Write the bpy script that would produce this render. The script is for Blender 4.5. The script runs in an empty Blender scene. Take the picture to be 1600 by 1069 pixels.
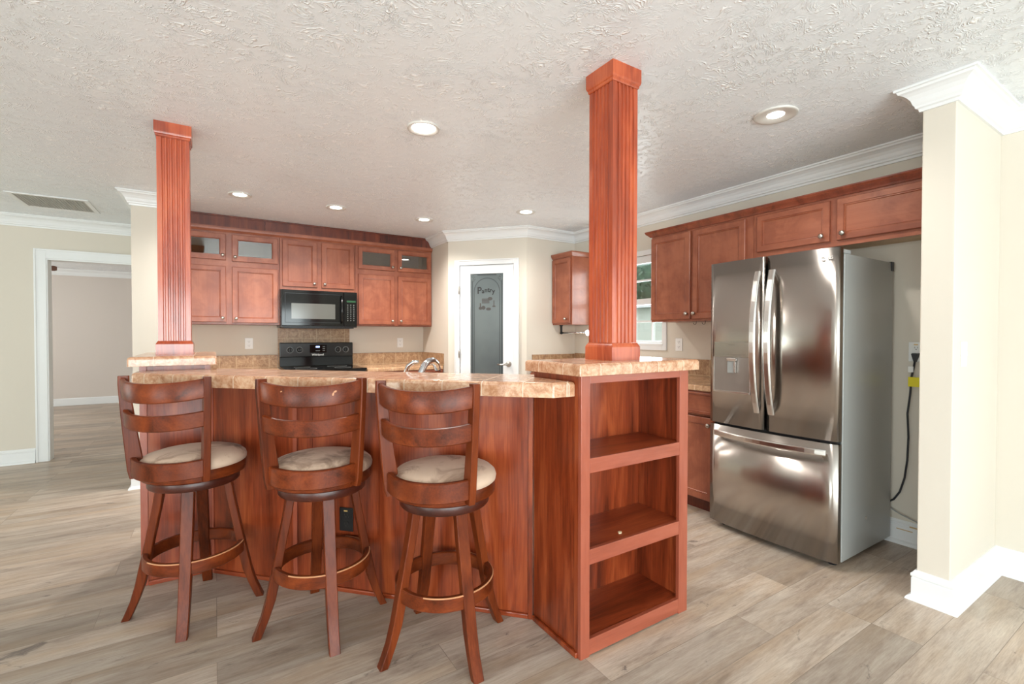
import bpy, math, random
from mathutils import Vector, Matrix
PI = math.pi
S = bpy.context.scene
COL = S.collection
random.seed(7)

# ------------------------------------------------------------------ camera
f_px, yaw, pitch, roll, CAM_H = 735.3183, 0.5639351, -0.0147209, 0.000780946, 1.27
fw = Vector((math.cos(pitch) * math.sin(yaw), math.cos(pitch) * math.cos(yaw), math.sin(pitch)))
r0 = Vector((math.cos(yaw), -math.sin(yaw), 0))
u0 = Vector((-math.sin(pitch) * math.sin(yaw), -math.sin(pitch) * math.cos(yaw), math.cos(pitch)))
rx = r0 * math.cos(roll) + u0 * math.sin(roll)
ux = -r0 * math.sin(roll) + u0 * math.cos(roll)
cd = bpy.data.cameras.new('camera')
cam = bpy.data.objects.new('camera', cd)
COL.objects.link(cam)
cd.sensor_width = 36
cd.sensor_fit = 'HORIZONTAL'
cd.lens = f_px / 1600 * 36
cd.clip_start = 0.02
m = Matrix((rx, ux, -fw)).transposed().to_4x4()
m.translation = (0, 0, CAM_H)
cam.matrix_world = m
S.camera = cam

# ------------------------------------------------------------------ world, exposure, daylight
S.view_settings.view_transform = 'Standard'
S.view_settings.look = 'None'
S.view_settings.gamma = 1
S.view_settings.exposure = 1.38
try:
    S.view_settings.use_curve_mapping = False
except Exception:
    pass
S.cycles.use_denoising = True
S.cycles.max_bounces = 10
S.cycles.diffuse_bounces = 6
S.cycles.sample_clamp_indirect = 8
W = bpy.data.worlds.new('sky')
S.world = W
W.use_nodes = True
wn = W.node_tree.nodes
bg = wn['Background']
bg.inputs[0].default_value = (0.92, 0.96, 1.0, 1)
bg.inputs[1].default_value = 1.0


def area(name, loc, rot, sx, sy, power, col):
    l = bpy.data.lights.new(name, 'AREA')
    l.shape = 'RECTANGLE'
    l.size, l.size_y = sx, sy
    l.energy = power
    l.color = col
    o = bpy.data.objects.new(name, l)
    COL.objects.link(o)
    o.location = loc
    o.rotation_euler = rot
    return o


REAR_Y, LEFT_X = -3.4, -4.6
area('daylight_rear_windows', (-0.4, REAR_Y - .25, 1.1), (PI / 2 + .30, 0, 0), 5.0, 1.8, 150, (0.90, 0.96, 1.0))
area('daylight_right_window', (3.545 + .3, -1.3, 1.3), (PI / 2, 0, PI / 2), 2.0, 1.5, 5, (0.90, 0.96, 1.0))
area('daylight_left_window', (LEFT_X - .25, 5.0, 1.3), (PI / 2, 0, -PI / 2), .85, 1.5, 20, (0.93, 1.0, .97))
area('added_fill_left_front', (LEFT_X - .25, -1.1, 1.2), (PI / 2 + .25, 0, -PI / 2), 2.8, 1.5, 62, (0.92, 0.97, 1.0))  # added fill lamp at an invented side window, spreads light off-axis
area('daylight_kitchen_window', (3.545 + .35, 3.36, 1.62), (PI / 2, 0, PI / 2), .8, .85, 9, (0.92, 0.97, 1.0))
area('daylight_hall_window', (-4.5 - .2, 9.0, 1.4), (PI / 2, 0, -PI / 2), 1.6, 1.4, 55, (1, 0.98, .98))

# ------------------------------------------------------------------ materials


def srgb(r, g, b):
    def c(v):
        v /= 255.0
        return v / 12.92 if v <= 0.04045 else ((v + 0.055) / 1.055) ** 2.4
    return (c(r), c(g), c(b), 1)


class NT:
    def __init__(s, name):
        s.m = bpy.data.materials.new(name)
        s.m.use_nodes = True
        s.t = s.m.node_tree
        s.b = s.t.nodes['Principled BSDF']

    def n(s, typ, ins=None, **kw):
        nd = s.t.nodes.new(typ)
        for k, v in kw.items():
            setattr(nd, k, v)
        for k, v in (ins or {}).items():
            s.set(nd.inputs[k], v)
        return nd

    def set(s, sock, v):
        if isinstance(v, bpy.types.NodeSocket):
            s.t.links.new(v, sock)
        else:
            sock.default_value = v

    def P(s, **kw):
        for k, v in kw.items():
            s.set(s.b.inputs[k.replace('_', ' ')], v)
        return s.m

    def math(s, op, a, b=None, c=None):
        nd = s.t.nodes.new('ShaderNodeMath')
        nd.operation = op
        for i, v in enumerate((a, b, c)):
            if v is not None:
                s.set(nd.inputs[i], v)
        return nd.outputs[0]

    def ramp(s, fac, stops, interp='LINEAR'):
        nd = s.t.nodes.new('ShaderNodeValToRGB')
        e = nd.color_ramp.elements
        nd.color_ramp.interpolation = interp
        while len(e) < len(stops):
            e.new(0.5)
        for i, (p, c) in enumerate(stops):
            e[i].position = p
            e[i].color = c if isinstance(c, tuple) else (c, c, c, 1)
        s.set(nd.inputs[0], fac)
        return nd.outputs[0]

    def mix(s, fac, a, b, mode='MIX'):
        nd = s.t.nodes.new('ShaderNodeMix')
        nd.data_type = 'RGBA'
        nd.blend_type = mode
        s.set(nd.inputs[0], fac)
        s.set(nd.inputs[6], a)
        s.set(nd.inputs[7], b)
        return nd.outputs[2]

    def coord(s, kind='Object', scale=(1, 1, 1), rot=(0, 0, 0), rnd=0.0, loc=(0, 0, 0)):
        tc = s.t.nodes.new('ShaderNodeTexCoord')
        mp = s.t.nodes.new('ShaderNodeMapping')
        mp.inputs['Scale'].default_value = scale
        mp.inputs['Rotation'].default_value = rot
        mp.inputs['Location'].default_value = loc
        s.t.links.new(tc.outputs[kind], mp.inputs[0])
        o = mp.outputs[0]
        if rnd:
            oi = s.t.nodes.new('ShaderNodeObjectInfo')
            k = s.math('MULTIPLY', oi.outputs['Random'], rnd)
            va = s.t.nodes.new('ShaderNodeVectorMath')
            va.operation = 'ADD'
            s.t.links.new(o, va.inputs[0])
            s.t.links.new(k, va.inputs[1])
            o = va.outputs[0]
        return o

    def noise(s, vec, scale=5, detail=3, rough=.5, dist=0):
        nd = s.n('ShaderNodeTexNoise', {'Scale': scale, 'Detail': detail, 'Roughness': rough, 'Distortion': dist})
        s.set(nd.inputs['Vector'], vec)
        return nd.outputs['Fac']

    def bump(s, h, strength=.3, dist=.01):
        nd = s.n('ShaderNodeBump', {'Strength': strength, 'Distance': dist})
        s.set(nd.inputs['Height'], h)
        s.set(s.b.inputs['Normal'], nd.outputs[0])

    def sep(s, vec):
        nd = s.t.nodes.new('ShaderNodeSeparateXYZ')
        s.set(nd.inputs[0], vec)
        return nd.outputs


def plain(name, col, rough=.5, metal=0, spec=.5, coat=0):
    t = NT(name)
    return t.P(Base_Color=col, Roughness=rough, Metallic=metal, Specular_IOR_Level=spec, Coat_Weight=coat)


def wood(name, dark, mid, light, axis='z', rough=.35, coat=.0, fine=1.0, contrast=1.0, chips=0, blotch=0, spec=.5):
    t = NT(name)
    a = {'x': (.8, 6, 6), 'y': (6, .8, 6), 'z': (6, 6, .8)}[axis]
    v = t.coord('Object', tuple(k * fine for k in a), rnd=20)
    n1 = t.noise(v, 1.6, 5, .6, .8)
    a2 = {'x': (2, 60, 60), 'y': (60, 2, 60), 'z': (60, 60, 2)}[axis]
    n2 = t.noise(t.coord('Object', a2, rnd=20), 2.5, 2, .5)
    k = t.math('ADD', t.math('MULTIPLY', n1, .78), t.math('MULTIPLY', n2, .22))
    c = t.ramp(k, [(.5 - .17 / contrast, dark), (.5, mid), (.5 + .17 / contrast, light)])
    if blotch:
        nb = t.noise(t.coord('Object', (1, 1, 1), rnd=9), 7, 4, .6, .5)
        c = t.mix(t.math('MULTIPLY', t.ramp(nb, [(.42, 0.0), (.62, 1.0)]), blotch), c, dark)
    if chips:
        g = t.n('ShaderNodeNewGeometry')
        pn = t.ramp(g.outputs['Pointiness'], [(.53, 0.0), (.58, 1.0)])
        cn = t.ramp(t.noise(t.coord('Object', rnd=5), 22, 4, .7), [(.52, 0.0), (.6, 1.0)])
        c = t.mix(t.math('MULTIPLY', t.math('MULTIPLY', pn, cn), chips), c, srgb(214, 170, 130))
    t.bump(n2, .06, .002)
    return t.P(Base_Color=c, Roughness=rough, Coat_Weight=coat, Coat_Roughness=.12, Specular_IOR_Level=spec)


def edges_mask(t, comp, period, width, off=0.0):
    # 1 on grout lines
    f = t.math('FRACT', t.math('DIVIDE', t.math('ADD', comp, off + 50 * period), period))
    d = t.math('MINIMUM', f, t.math('SUBTRACT', 1.0, f))
    return t.math('LESS_THAN', d, width / period / 2)


def tile_mat(name, c1, c2, c3, grout, px, py=None, pz=None, w=.004, offx=0, offy=0, offz=0, rough=.2, coat=.15, scale=20):
    t = NT(name)
    v = t.coord('Object')
    n1 = t.noise(v, scale, 6, .65, 1.2)
    n2 = t.noise(v, scale * 4, 4, .7, .3)
    k = t.math('ADD', t.math('MULTIPLY', n1, .65), t.math('MULTIPLY', n2, .35))
    c = t.ramp(k, [(.40, c1), (.5, c2), (.58, c3)])
    xyz = t.sep(v)
    mk = edges_mask(t, xyz[0], px, w, offx + .06)
    if py:
        mk = t.math('MAXIMUM', mk, edges_mask(t, xyz[1], py, w, offy + .06))
    if pz:
        mk = t.math('MAXIMUM', mk, edges_mask(t, xyz[2], pz, w, offz))
    c = t.mix(mk, c, grout)
    r = t.math('ADD', t.math('MULTIPLY', mk, .4), rough)
    t.bump(t.math('SUBTRACT', 1.0, mk), .3, .0015)
    return t.P(Base_Color=c, Roughness=r, Coat_Weight=coat, Coat_Roughness=.04)


def mk_wall(name, col):
    t = NT(name)
    v = t.coord('Object')
    n = t.noise(v, 90, 3, .6)
    t.bump(n, .05, .002)
    c = t.mix(t.ramp(t.noise(v, 1.3, 2), [(.35, 0.0), (.7, .35)]), col, tuple(x * .95 for x in col[:3]) + (1,))
    return t.P(Base_Color=c, Roughness=.6, Specular_IOR_Level=.3)


def mk_ceiling():
    t = NT('ceiling_stomped_plaster')
    v = t.coord('Object')
    # swirled short ridges
    wv = t.n('ShaderNodeTexNoise', {'Scale': 3.2, 'Detail': 2, 'Roughness': .5, 'Distortion': 0})
    t.set(wv.inputs['Vector'], v)
    vm = t.n('ShaderNodeVectorMath', operation='SCALE')
    t.set(vm.inputs[0], wv.outputs['Color'])
    vm.inputs['Scale'].default_value = 1.3
    va = t.n('ShaderNodeVectorMath', operation='ADD')
    t.set(va.inputs[0], v)
    t.set(va.inputs[1], vm.outputs[0])
    mp = t.n('ShaderNodeMapping')
    mp.inputs['Scale'].default_value = (1, 2.0, 1)
    t.set(mp.inputs[0], va.outputs[0])
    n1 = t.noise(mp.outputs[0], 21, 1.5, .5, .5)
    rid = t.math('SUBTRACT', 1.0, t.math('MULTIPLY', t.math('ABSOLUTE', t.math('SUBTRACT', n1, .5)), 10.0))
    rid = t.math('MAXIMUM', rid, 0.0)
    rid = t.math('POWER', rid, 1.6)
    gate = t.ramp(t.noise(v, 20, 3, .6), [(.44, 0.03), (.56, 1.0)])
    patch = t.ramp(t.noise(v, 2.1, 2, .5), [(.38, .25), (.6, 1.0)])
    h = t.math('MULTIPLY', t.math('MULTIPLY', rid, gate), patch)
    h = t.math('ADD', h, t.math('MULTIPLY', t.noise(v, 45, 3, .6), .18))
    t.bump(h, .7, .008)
    return t.P(Base_Color=t.mix(t.math('MINIMUM', t.math('MULTIPLY', h, 1.5), 1.0), srgb(226, 230, 234), srgb(252, 252, 252)), Roughness=.36, Specular_IOR_Level=.45)  # crests coloured lighter than the base, standing in for window-lit flecks


def mk_floor():
    t = NT('floor_vinyl_planks')
    v = t.coord('Object', rot=(0, 0, 0))
    br = t.n('ShaderNodeTexBrick', {'Scale': 1.0, 'Mortar Size': .0012, 'Mortar Smooth': 0.1, 'Bias': 0.0,
                                    'Brick Width': 1.22, 'Row Height': .178, 'Color1': (0, 0, 0, 1), 'Color2': (1, 1, 1, 1), 'Mortar': (.5, .5, .5, 1)})
    br.offset = .37
    br.offset_frequency = 3
    t.set(br.inputs['Vector'], v)
    tone = t.sep(br.outputs['Color'])[0]
    off = t.n('ShaderNodeVectorMath', operation='ADD')
    mp = t.n('ShaderNodeMapping')
    mp.inputs['Scale'].default_value = (1.15, 8.5, 1)
    t.set(mp.inputs[0], v)
    t.set(off.inputs[0], mp.outputs[0])
    cmb = t.n('ShaderNodeCombineXYZ')
    t.set(cmb.inputs[0], t.math('MULTIPLY', tone, 31.0))
    t.set(cmb.inputs[2], t.math('MULTIPLY', tone, 17.0))
    t.set(off.inputs[1], cmb.outputs[0])
    g1 = t.noise(off.outputs[0], 1.5, 8, .70, .5)
    g2 = t.noise(off.outputs[0], 11, 5, .7, .2)
    g3 = t.noise(off.outputs[0], 1.0, 3, .5, .4)
    k = t.math('ADD', t.math('MULTIPLY', g1, .7), t.math('MULTIPLY', g2, .3))
    c = t.ramp(k, [(.33, srgb(128, 112, 100)), (.44, srgb(166, 149, 134)), (.55, srgb(188, 173, 158)), (.70, srgb(204, 192, 177))])
    warm = t.ramp(g3, [(.45, 0.0), (.68, .55)])
    c = t.mix(warm, c, srgb(176, 150, 122))
    sh = t.ramp(tone, [(0.0, .74), (.5, .98), (1.0, 1.10)])
    c = t.mix(1.0, c, sh, 'MULTIPLY')
    kv = t.n('ShaderNodeMapping')
    kv.inputs['Scale'].default_value = (2.4, .62, 1)
    t.set(kv.inputs[0], off.outputs[0])
    knot = t.ramp(t.noise(kv.outputs[0], 1.35, 7, .72, 1.1), [(.63, 0.0), (.70, .75)])
    fine = t.n('ShaderNodeMapping')
    fine.inputs['Scale'].default_value = (9, 26, 1)
    t.set(fine.inputs[0], off.outputs[0])
    g4 = t.noise(fine.outputs[0], 1.0, 3, .7)
    c = t.mix(t.math('MULTIPLY', t.ramp(g4, [(.45, 0.0), (.62, 1.0)]), .22), c, srgb(120, 104, 92))
    c = t.mix(knot, c, srgb(86, 76, 72))
    c = t.mix(t.math('MULTIPLY', br.outputs['Fac'], .55), c, srgb(95, 82, 72))
    t.bump(t.math('SUBTRACT', t.math('MULTIPLY', g2, .3), br.outputs['Fac']), .18, .002)
    return t.P(Base_Color=c, Roughness=t.math('ADD', .30, t.math('MULTIPLY', g2, .2)), Specular_IOR_Level=.5)


def mk_steel(name, col, axis='y', rough=.24):
    t = NT(name)
    sc = {'x': (2, 300, 300), 'y': (300, 2, 300), 'z': (300, 300, 2)}[axis]
    n = t.noise(t.coord('Object', sc), 1, 2, .5)
    n2 = t.noise(t.coord('Object'), 2.5, 3, .5)
    n3 = t.noise(t.coord('Object', (7, 7, .7)), 1, 2, .5)
    t.bump(t.math('ADD', t.math('MULTIPLY', n, .01), t.math('ADD', t.math('MULTIPLY', n2, .04), n3)), .12, .006)
    tg = t.n('ShaderNodeTangent', direction_type='RADIAL', axis='Z')
    t.set(t.b.inputs['Tangent'], tg.outputs[0])
    r = t.math('ADD', rough, t.math('MULTIPLY', t.noise(t.coord('Object'), 6, 4), .04))
    return t.P(Base_Color=col, Metallic=1.0, Roughness=r, Anisotropic=.85, Anisotropic_Rotation=.25)


M = {}
M['wall'] = mk_wall('wall_cream_paint', srgb(211, 203, 190))
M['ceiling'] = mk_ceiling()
M['floor'] = mk_floor()
M['trim'] = plain('trim_white_gloss', srgb(226, 227, 227), .3)
M['door'] = plain('door_white', srgb(226, 228, 229), .35)
M['wood'] = wood('cherry_laminate', srgb(84, 30, 11), srgb(132, 54, 25), srgb(164, 80, 42), 'z', .3, .15, contrast=1.1)
M['wood_x'] = wood('cherry_laminate_across', srgb(88, 32, 12), srgb(134, 55, 27), srgb(164, 80, 44), 'x', .3, .15, contrast=1.1)
M['face'] = wood('cherry_face_frame', srgb(132, 62, 42), srgb(152, 76, 54), srgb(166, 90, 68), 'z', .3, .3, contrast=.8)
M['face_x'] = wood('cherry_face_frame_across', srgb(132, 62, 42), srgb(152, 76, 54), srgb(166, 90, 68), 'x', .3, .3, contrast=.8)
M['post'] = wood('cherry_column', srgb(128, 50, 25), srgb(164, 70, 38), srgb(186, 90, 52), 'z', .22, .3, contrast=1.2)
M['cab'] = wood('maple_cabinet', srgb(122, 62, 42), srgb(154, 88, 62), srgb(170, 104, 76), 'z', .36, .15, fine=.5, contrast=.7, blotch=.6)
M['cab_x'] = wood('maple_cabinet_across', srgb(122, 62, 42), srgb(152, 86, 60), srgb(168, 102, 74), 'x', .36, .15, fine=.5, contrast=.7, blotch=.6)
M['mould'] = wood('stained_moulding', srgb(92, 38, 22), srgb(128, 60, 38), srgb(152, 80, 54), 'x', .3, .3)
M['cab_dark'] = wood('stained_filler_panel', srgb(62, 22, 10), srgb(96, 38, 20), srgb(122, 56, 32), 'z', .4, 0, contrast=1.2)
M['cab_in'] = wood('cabinet_interior', srgb(176, 146, 108), srgb(192, 162, 124), srgb(204, 176, 140), 'z', .5, fine=.6)
M['stool'] = wood('mahogany_stool', srgb(54, 19, 6), srgb(96, 39, 14), srgb(124, 56, 23), 'z', .34, .0, contrast=.9, spec=.22)
M['stool_x'] = wood('mahogany_stool_across', srgb(58, 21, 6), srgb(100, 41, 15), srgb(128, 58, 24), 'x', .34, .0, contrast=.9, spec=.25)
M['stool_dark'] = wood('mahogany_stool_dark', srgb(44, 16, 9), srgb(66, 25, 14), srgb(84, 35, 19), 'x', .36, .0)
M['granite'] = tile_mat('beige_marbled_tile', srgb(168, 118, 86), srgb(190, 144, 112), srgb(202, 166, 136), srgb(208, 188, 166), .165, .165, w=.003)
M['granite_low'] = tile_mat('counter_tile', srgb(170, 128, 94), srgb(192, 152, 116), srgb(208, 172, 136), srgb(214, 190, 160), .165, .165, w=.003)
M['splash'] = tile_mat('brown_backsplash_tile', srgb(138, 104, 76), srgb(160, 126, 94), srgb(180, 148, 114), srgb(196, 172, 140), .152, None, .152, offz=-.013, w=.004, rough=.35, coat=0)
M['splash_y'] = tile_mat('brown_backsplash_tile_side', srgb(132, 98, 68), srgb(152, 118, 84), srgb(172, 140, 104), srgb(190, 166, 134), .152, .152, .152, offz=-.013, w=.004, rough=.35, coat=0)
M['nickel'] = plain('satin_nickel', srgb(190, 184, 176), .28, 1)
M['chrome'] = plain('chrome', srgb(215, 218, 222), .08, 1)
M['black_gloss'] = plain('black_gloss', (.006, .006, .006, 1), .08, 0, .35, 0)
M['black'] = plain('black_satin', (.018, .017, .017, 1), .3)
M['black_metal'] = plain('black_metal', (.03, .03, .032, 1), .35, .6)
M['rubber'] = plain('black_rubber', (.012, .012, .015, 1), .5)
M['white_plastic'] = plain('white_plastic', srgb(232, 232, 230), .35)
M['can_ring'] = plain('can_trim_ring', srgb(206, 202, 196), .45)
M['vent_grey'] = plain('vent_grille_grey', srgb(170, 166, 158), .5)
M['grey_plastic'] = plain('grey_plastic', srgb(150, 152, 150), .4)
M['slot'] = plain('dark_slot', srgb(70, 66, 62), .6)
M['steel'] = mk_steel('brushed_stainless', srgb(180, 173, 166), 'x', .20)
M['steel_side'] = plain('grey_coated_steel_side', srgb(158, 159, 156), .33, .25)
M['steel_bright'] = plain('satin_steel_handle', srgb(205, 202, 198), .22, 1)
M['yellow'] = plain('yellow_tag', srgb(226, 210, 30), .5)
M['ink'] = plain('dark_print', srgb(60, 58, 50), .6)
M['logo'] = plain('silver_print', srgb(232, 228, 224), .35, .2)
M['bare_wood'] = plain('bare_wood', srgb(196, 164, 118), .7)
M['plaster_bit'] = plain('plaster_flake', srgb(228, 208, 170), .8)
M['fan_blade'] = plain('fan_blade_walnut', srgb(96, 52, 34), .4)
M['etch_dark'] = plain('etched_line', srgb(50, 56, 58), .5)
M['etch_brown'] = plain('etched_print_brown', srgb(64, 60, 58), .5)
M['etch_text'] = plain('etched_lettering', srgb(22, 22, 22), .5)


def emis(name, col, strength):
    t = NT(name)
    return t.P(Base_Color=col, Emission_Color=col, Emission_Strength=strength)


M['lamp_on'] = emis('lamp_lens_lit', (1, .95, .88, 1), 6.0)
M['lcd'] = emis('clock_display', (.35, .55, 1, 1), 1.6)
M['green_led'] = plain('green_display', (.02, .07, .03, 1), .2)


def mk_glass(name, tint=(.9, .95, .95, 1), rough=0.0, mixf=.12, gcol=(1, 1, 1, 1)):
    t = NT(name)
    t.t.nodes.remove(t.b)
    tr = t.n('ShaderNodeBsdfTransparent', {'Color': tint})
    gl = t.n('ShaderNodeBsdfGlossy', {'Color': gcol, 'Roughness': rough})
    mx = t.n('ShaderNodeMixShader', {0: mixf})
    t.t.links.new(tr.outputs[0], mx.inputs[1])
    t.t.links.new(gl.outputs[0], mx.inputs[2])
    t.t.links.new(mx.outputs[0], t.t.nodes['Material Output'].inputs[0])
    return t.m


M['glass'] = mk_glass('window_glass', (.95, .98, .97, 1), 0, .05)
M['cab_glass'] = mk_glass('cabinet_glass', (.62, .60, .56, 1), .03, .12)


def mk_frosted():
    t = NT('frosted_pantry_glass')
    v = t.coord('Object')
    n = t.noise(v, 1.7, 3, .5)
    c = t.ramp(n, [(.35, srgb(80, 88, 90)), (.65, srgb(98, 106, 106))])
    return t.P(Base_Color=c, Roughness=.28, Specular_IOR_Level=.5)


M['frosted'] = mk_frosted()


def mk_suede():
    t = NT('tan_microsuede')
    v = t.coord('Object', rnd=7)
    n1 = t.noise(v, 7, 5, .65, 1.3)
    n2 = t.noise(v, 2.6, 2, .5, .3)
    k = t.math('ADD', t.math('MULTIPLY', n1, .38), t.math('MULTIPLY', n2, .62))
    c = t.ramp(k, [(.35, srgb(124, 98, 82)), (.42, srgb(172, 144, 124)), (.47, srgb(204, 176, 154)), (.7, srgb(214, 190, 168))])
    t.bump(t.noise(v, 160, 2), .1, .002)
    return t.P(Base_Color=c, Roughness=.9, Sheen_Weight=.1, Sheen_Roughness=.4, Specular_IOR_Level=.1)


M['suede'] = mk_suede()


def mk_leaf(name, a, b):
    t = NT(name)
    n = t.noise(t.coord('Object'), 5, 6, .8)
    return t.P(Base_Color=t.ramp(n, [(.35, a), (.65, b)]), Roughness=.6)


M['leaf'] = mk_leaf('evergreen_leaves', srgb(34, 58, 44), srgb(82, 112, 86))
M['leaf_pale'] = mk_leaf('hedge_leaves', srgb(86, 104, 88), srgb(150, 164, 144))
M['grass'] = mk_leaf('lawn_grass', srgb(112, 118, 96), srgb(140, 146, 124))
M['siding'] = plain('pale_siding', srgb(188, 190, 180), .7)
M['roof'] = plain('grey_shingle', srgb(160, 160, 158), .8)
M['bark'] = plain('bark', srgb(80, 66, 54), .9)

# ------------------------------------------------------------------ mesh helpers


class MB:
    def __init__(s):
        s.v, s.f, s.sm = [], [], []

    def add(s, vs, fs, smooth=False):
        o = len(s.v)
        s.v += [tuple(p) for p in vs]
        s.f += [tuple(i + o for i in q) for q in fs]
        s.sm += [smooth] * len(fs)
        return s

    def box(s, x0, x1, y0, y1, z0, z1):
        if x0 > x1: x0, x1 = x1, x0
        if y0 > y1: y0, y1 = y1, y0
        if z0 > z1: z0, z1 = z1, z0
        return s.add([(x0, y0, z0), (x1, y0, z0), (x1, y1, z0), (x0, y1, z0), (x0, y0, z1), (x1, y0, z1), (x1, y1, z1), (x0, y1, z1)],
                     [(0, 3, 2, 1), (4, 5, 6, 7), (0, 1, 5, 4), (1, 2, 6, 5), (2, 3, 7, 6), (3, 0, 4, 7)])

    def prism(s, poly, z0, z1, smooth=False):
        n = len(poly)
        a = sum(poly[i][0] * poly[(i + 1) % n][1] - poly[(i + 1) % n][0] * poly[i][1] for i in range(n))
        if a < 0: poly = poly[::-1]
        vs = [(x, y, z0) for x, y in poly] + [(x, y, z1) for x, y in poly]
        s.add(vs, [tuple(range(n))[::-1], tuple(range(n, 2 * n))])
        o = len(s.v) - 2 * n
        for i in range(n):
            j = (i + 1) % n
            s.f.append((o + i, o + j, o + n + j, o + n + i))
            s.sm.append(smooth)
        return s

    def lathe(s, prof, c=(0, 0, 0), axis='z', n=32, smooth=True, cap=True):
        vs, fs = [], []
        for r, h in prof:
            for k in range(n):
                t = 2 * PI * k / n
                p = (r * math.cos(t), r * math.sin(t), h)
                if axis == 'y': p = (p[0], -p[2], p[1])      # heights grow towards -y
                if axis == 'x': p = (p[2], p[0], p[1])
                vs.append((p[0] + c[0], p[1] + c[1], p[2] + c[2]))
        for i in range(len(prof) - 1):
            for k in range(n):
                a, b = i * n + k, i * n + (k + 1) % n
                fs.append((a, b, b + n, a + n))
        s.add(vs, fs, smooth)
        if cap:
            o = len(s.v) - len(vs)
            s.f.append(tuple(o + k for k in range(n))[::-1]); s.sm.append(False)
            s.f.append(tuple(o + (len(prof) - 1) * n + k for k in range(n))); s.sm.append(False)
        return s

    def tube(s, pts, r, n=10, smooth=True, flat=None):
        # flat=(w,h): rectangular-ish section factors of the frame vectors
        P_ = [Vector(p) for p in pts]
        vs, fs = [], []
        up = Vector((0, 0, 1))
        prev = None
        for i, p in enumerate(P_):
            d = (P_[min(i + 1, len(P_) - 1)] - P_[max(i - 1, 0)]).normalized()
            if prev is None:
                a = d.cross(up)
                if a.length < .1: a = d.cross(Vector((1, 0, 0)))
            else:
                a = prev - d * prev.dot(d)
            a.normalize(); prev = a
            b = d.cross(a)
            rr = r[i] if isinstance(r, (list, tuple)) else r
            for k in range(n):
                t = 2 * PI * k / n
                vs.append(p + a * math.cos(t) * rr * (flat[0] if flat else 1) + b * math.sin(t) * rr * (flat[1] if flat else 1))
        for i in range(len(P_) - 1):
            for k in range(n):
                x, y = i * n + k, i * n + (k + 1) % n
                fs.append((x, y, y + n, x + n))
        s.add(vs, fs, smooth)
        o = len(s.v) - len(vs)
        s.f.append(tuple(o + k for k in range(n))[::-1]); s.sm.append(False)
        s.f.append(tuple(o + (len(P_) - 1) * n + k for k in range(n))); s.sm.append(False)
        return s

    def loft(s, rings, smooth=False, closed_ends=True):
        # rings: list of equal-length point loops
        n = len(rings[0]); o = len(s.v)
        for r in rings: s.v += [tuple(p) for p in r]
        for i in range(len(rings) - 1):
            for k in range(n):
                a, b = o + i * n + k, o + i * n + (k + 1) % n
                s.f.append((a, b, b + n, a + n)); s.sm.append(smooth)
        if closed_ends:
            s.f.append(tuple(o + k for k in range(n))[::-1]); s.sm.append(False)
            s.f.append(tuple(o + (len(rings) - 1) * n + k for k in range(n))); s.sm.append(False)
        return s

    def build(s, name, mat, parent=None, bevel=0, loc=None, rz=0, seg=2, flipcheck=True, label=None):
        me = bpy.data.meshes.new(name)
        me.from_pydata(s.v, [], s.f)
        me.materials.append(mat if not isinstance(mat, str) else M[mat])
        me.polygons.foreach_set('use_smooth', s.sm)
        import bmesh
        bm = bmesh.new(); bm.from_mesh(me)
        bmesh.ops.recalc_face_normals(bm, faces=bm.faces)
        bm.to_mesh(me); bm.free()
        me.update()
        o = bpy.data.objects.new(name, me)
        COL.objects.link(o)
        if parent: o.parent = parent
        if loc: o.location = loc
        if rz: o.rotation_euler.z = rz
        if bevel:
            b = o.modifiers.new('bevel', 'BEVEL')
            b.width = bevel; b.segments = seg; b.limit_method = 'ANGLE'; b.angle_limit = math.radians(50)
        if label: o['label'] = label
        return o


def tag(o, label, cat, group=None, kind=None):
    o['label'] = label; o['category'] = cat
    if group: o['group'] = group
    if kind: o['kind'] = kind
    return o


def thing(name, label, cat, loc=(0, 0, 0), rz=0, group=None):
    o = bpy.data.objects.new(name, None)
    o.empty_display_size = .1
    COL.objects.link(o)
    o.location = loc; o.rotation_euler = (0, 0, rz)
    return tag(o, label, cat, group)


def struct(name, mb, mat, **kw):
    o = mb.build(name, mat, **kw)
    o['kind'] = 'structure'
    return o


def copy_tree(o, parent=None):
    c = o.copy(); COL.objects.link(c)
    if parent: c.parent = parent
    for ch in list(o.children): copy_tree(ch, c)
    return c


def sweep(path, prof):
    """profile (offset to the right of travel, z) swept along a plan path with mitred corners"""
    rings = []
    P_ = [Vector(p) for p in path]
    for i, p in enumerate(P_):
        ns = []
        if i > 0:
            d = (P_[i] - P_[i - 1]).normalized(); ns.append(Vector((d.y, -d.x)))
        if i < len(P_) - 1:
            d = (P_[i + 1] - P_[i]).normalized(); ns.append(Vector((d.y, -d.x)))
        n = ns[0] if len(ns) == 1 else (ns[0] + ns[1]) / (1 + ns[0].dot(ns[1]))
        rings.append([(p.x + n.x * o, p.y + n.y * o, z) for o, z in prof])
    return MB().loft(rings)


def text_mesh(name, txt, size, mat, parent, loc, rot, ext=.0006, align='CENTER', shear=0, sx=1.0, bold=0.0):
    c = bpy.data.curves.new(name, 'FONT')
    c.body = txt; c.size = size; c.extrude = ext; c.align_x = align; c.align_y = 'CENTER'; c.shear = shear; c.offset = bold
    o = bpy.data.objects.new(name, c)
    COL.objects.link(o)
    dg = bpy.context.evaluated_depsgraph_get()
    me = bpy.data.meshes.new_from_object(o.evaluated_get(dg))
    bpy.data.objects.remove(o)
    me.materials.clear(); me.materials.append(M[mat])
    o = bpy.data.objects.new(name, me)
    COL.objects.link(o)
    o.parent = parent; o.location = loc; o.rotation_euler = rot; o.scale = (sx, 1, 1)
    return o


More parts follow.
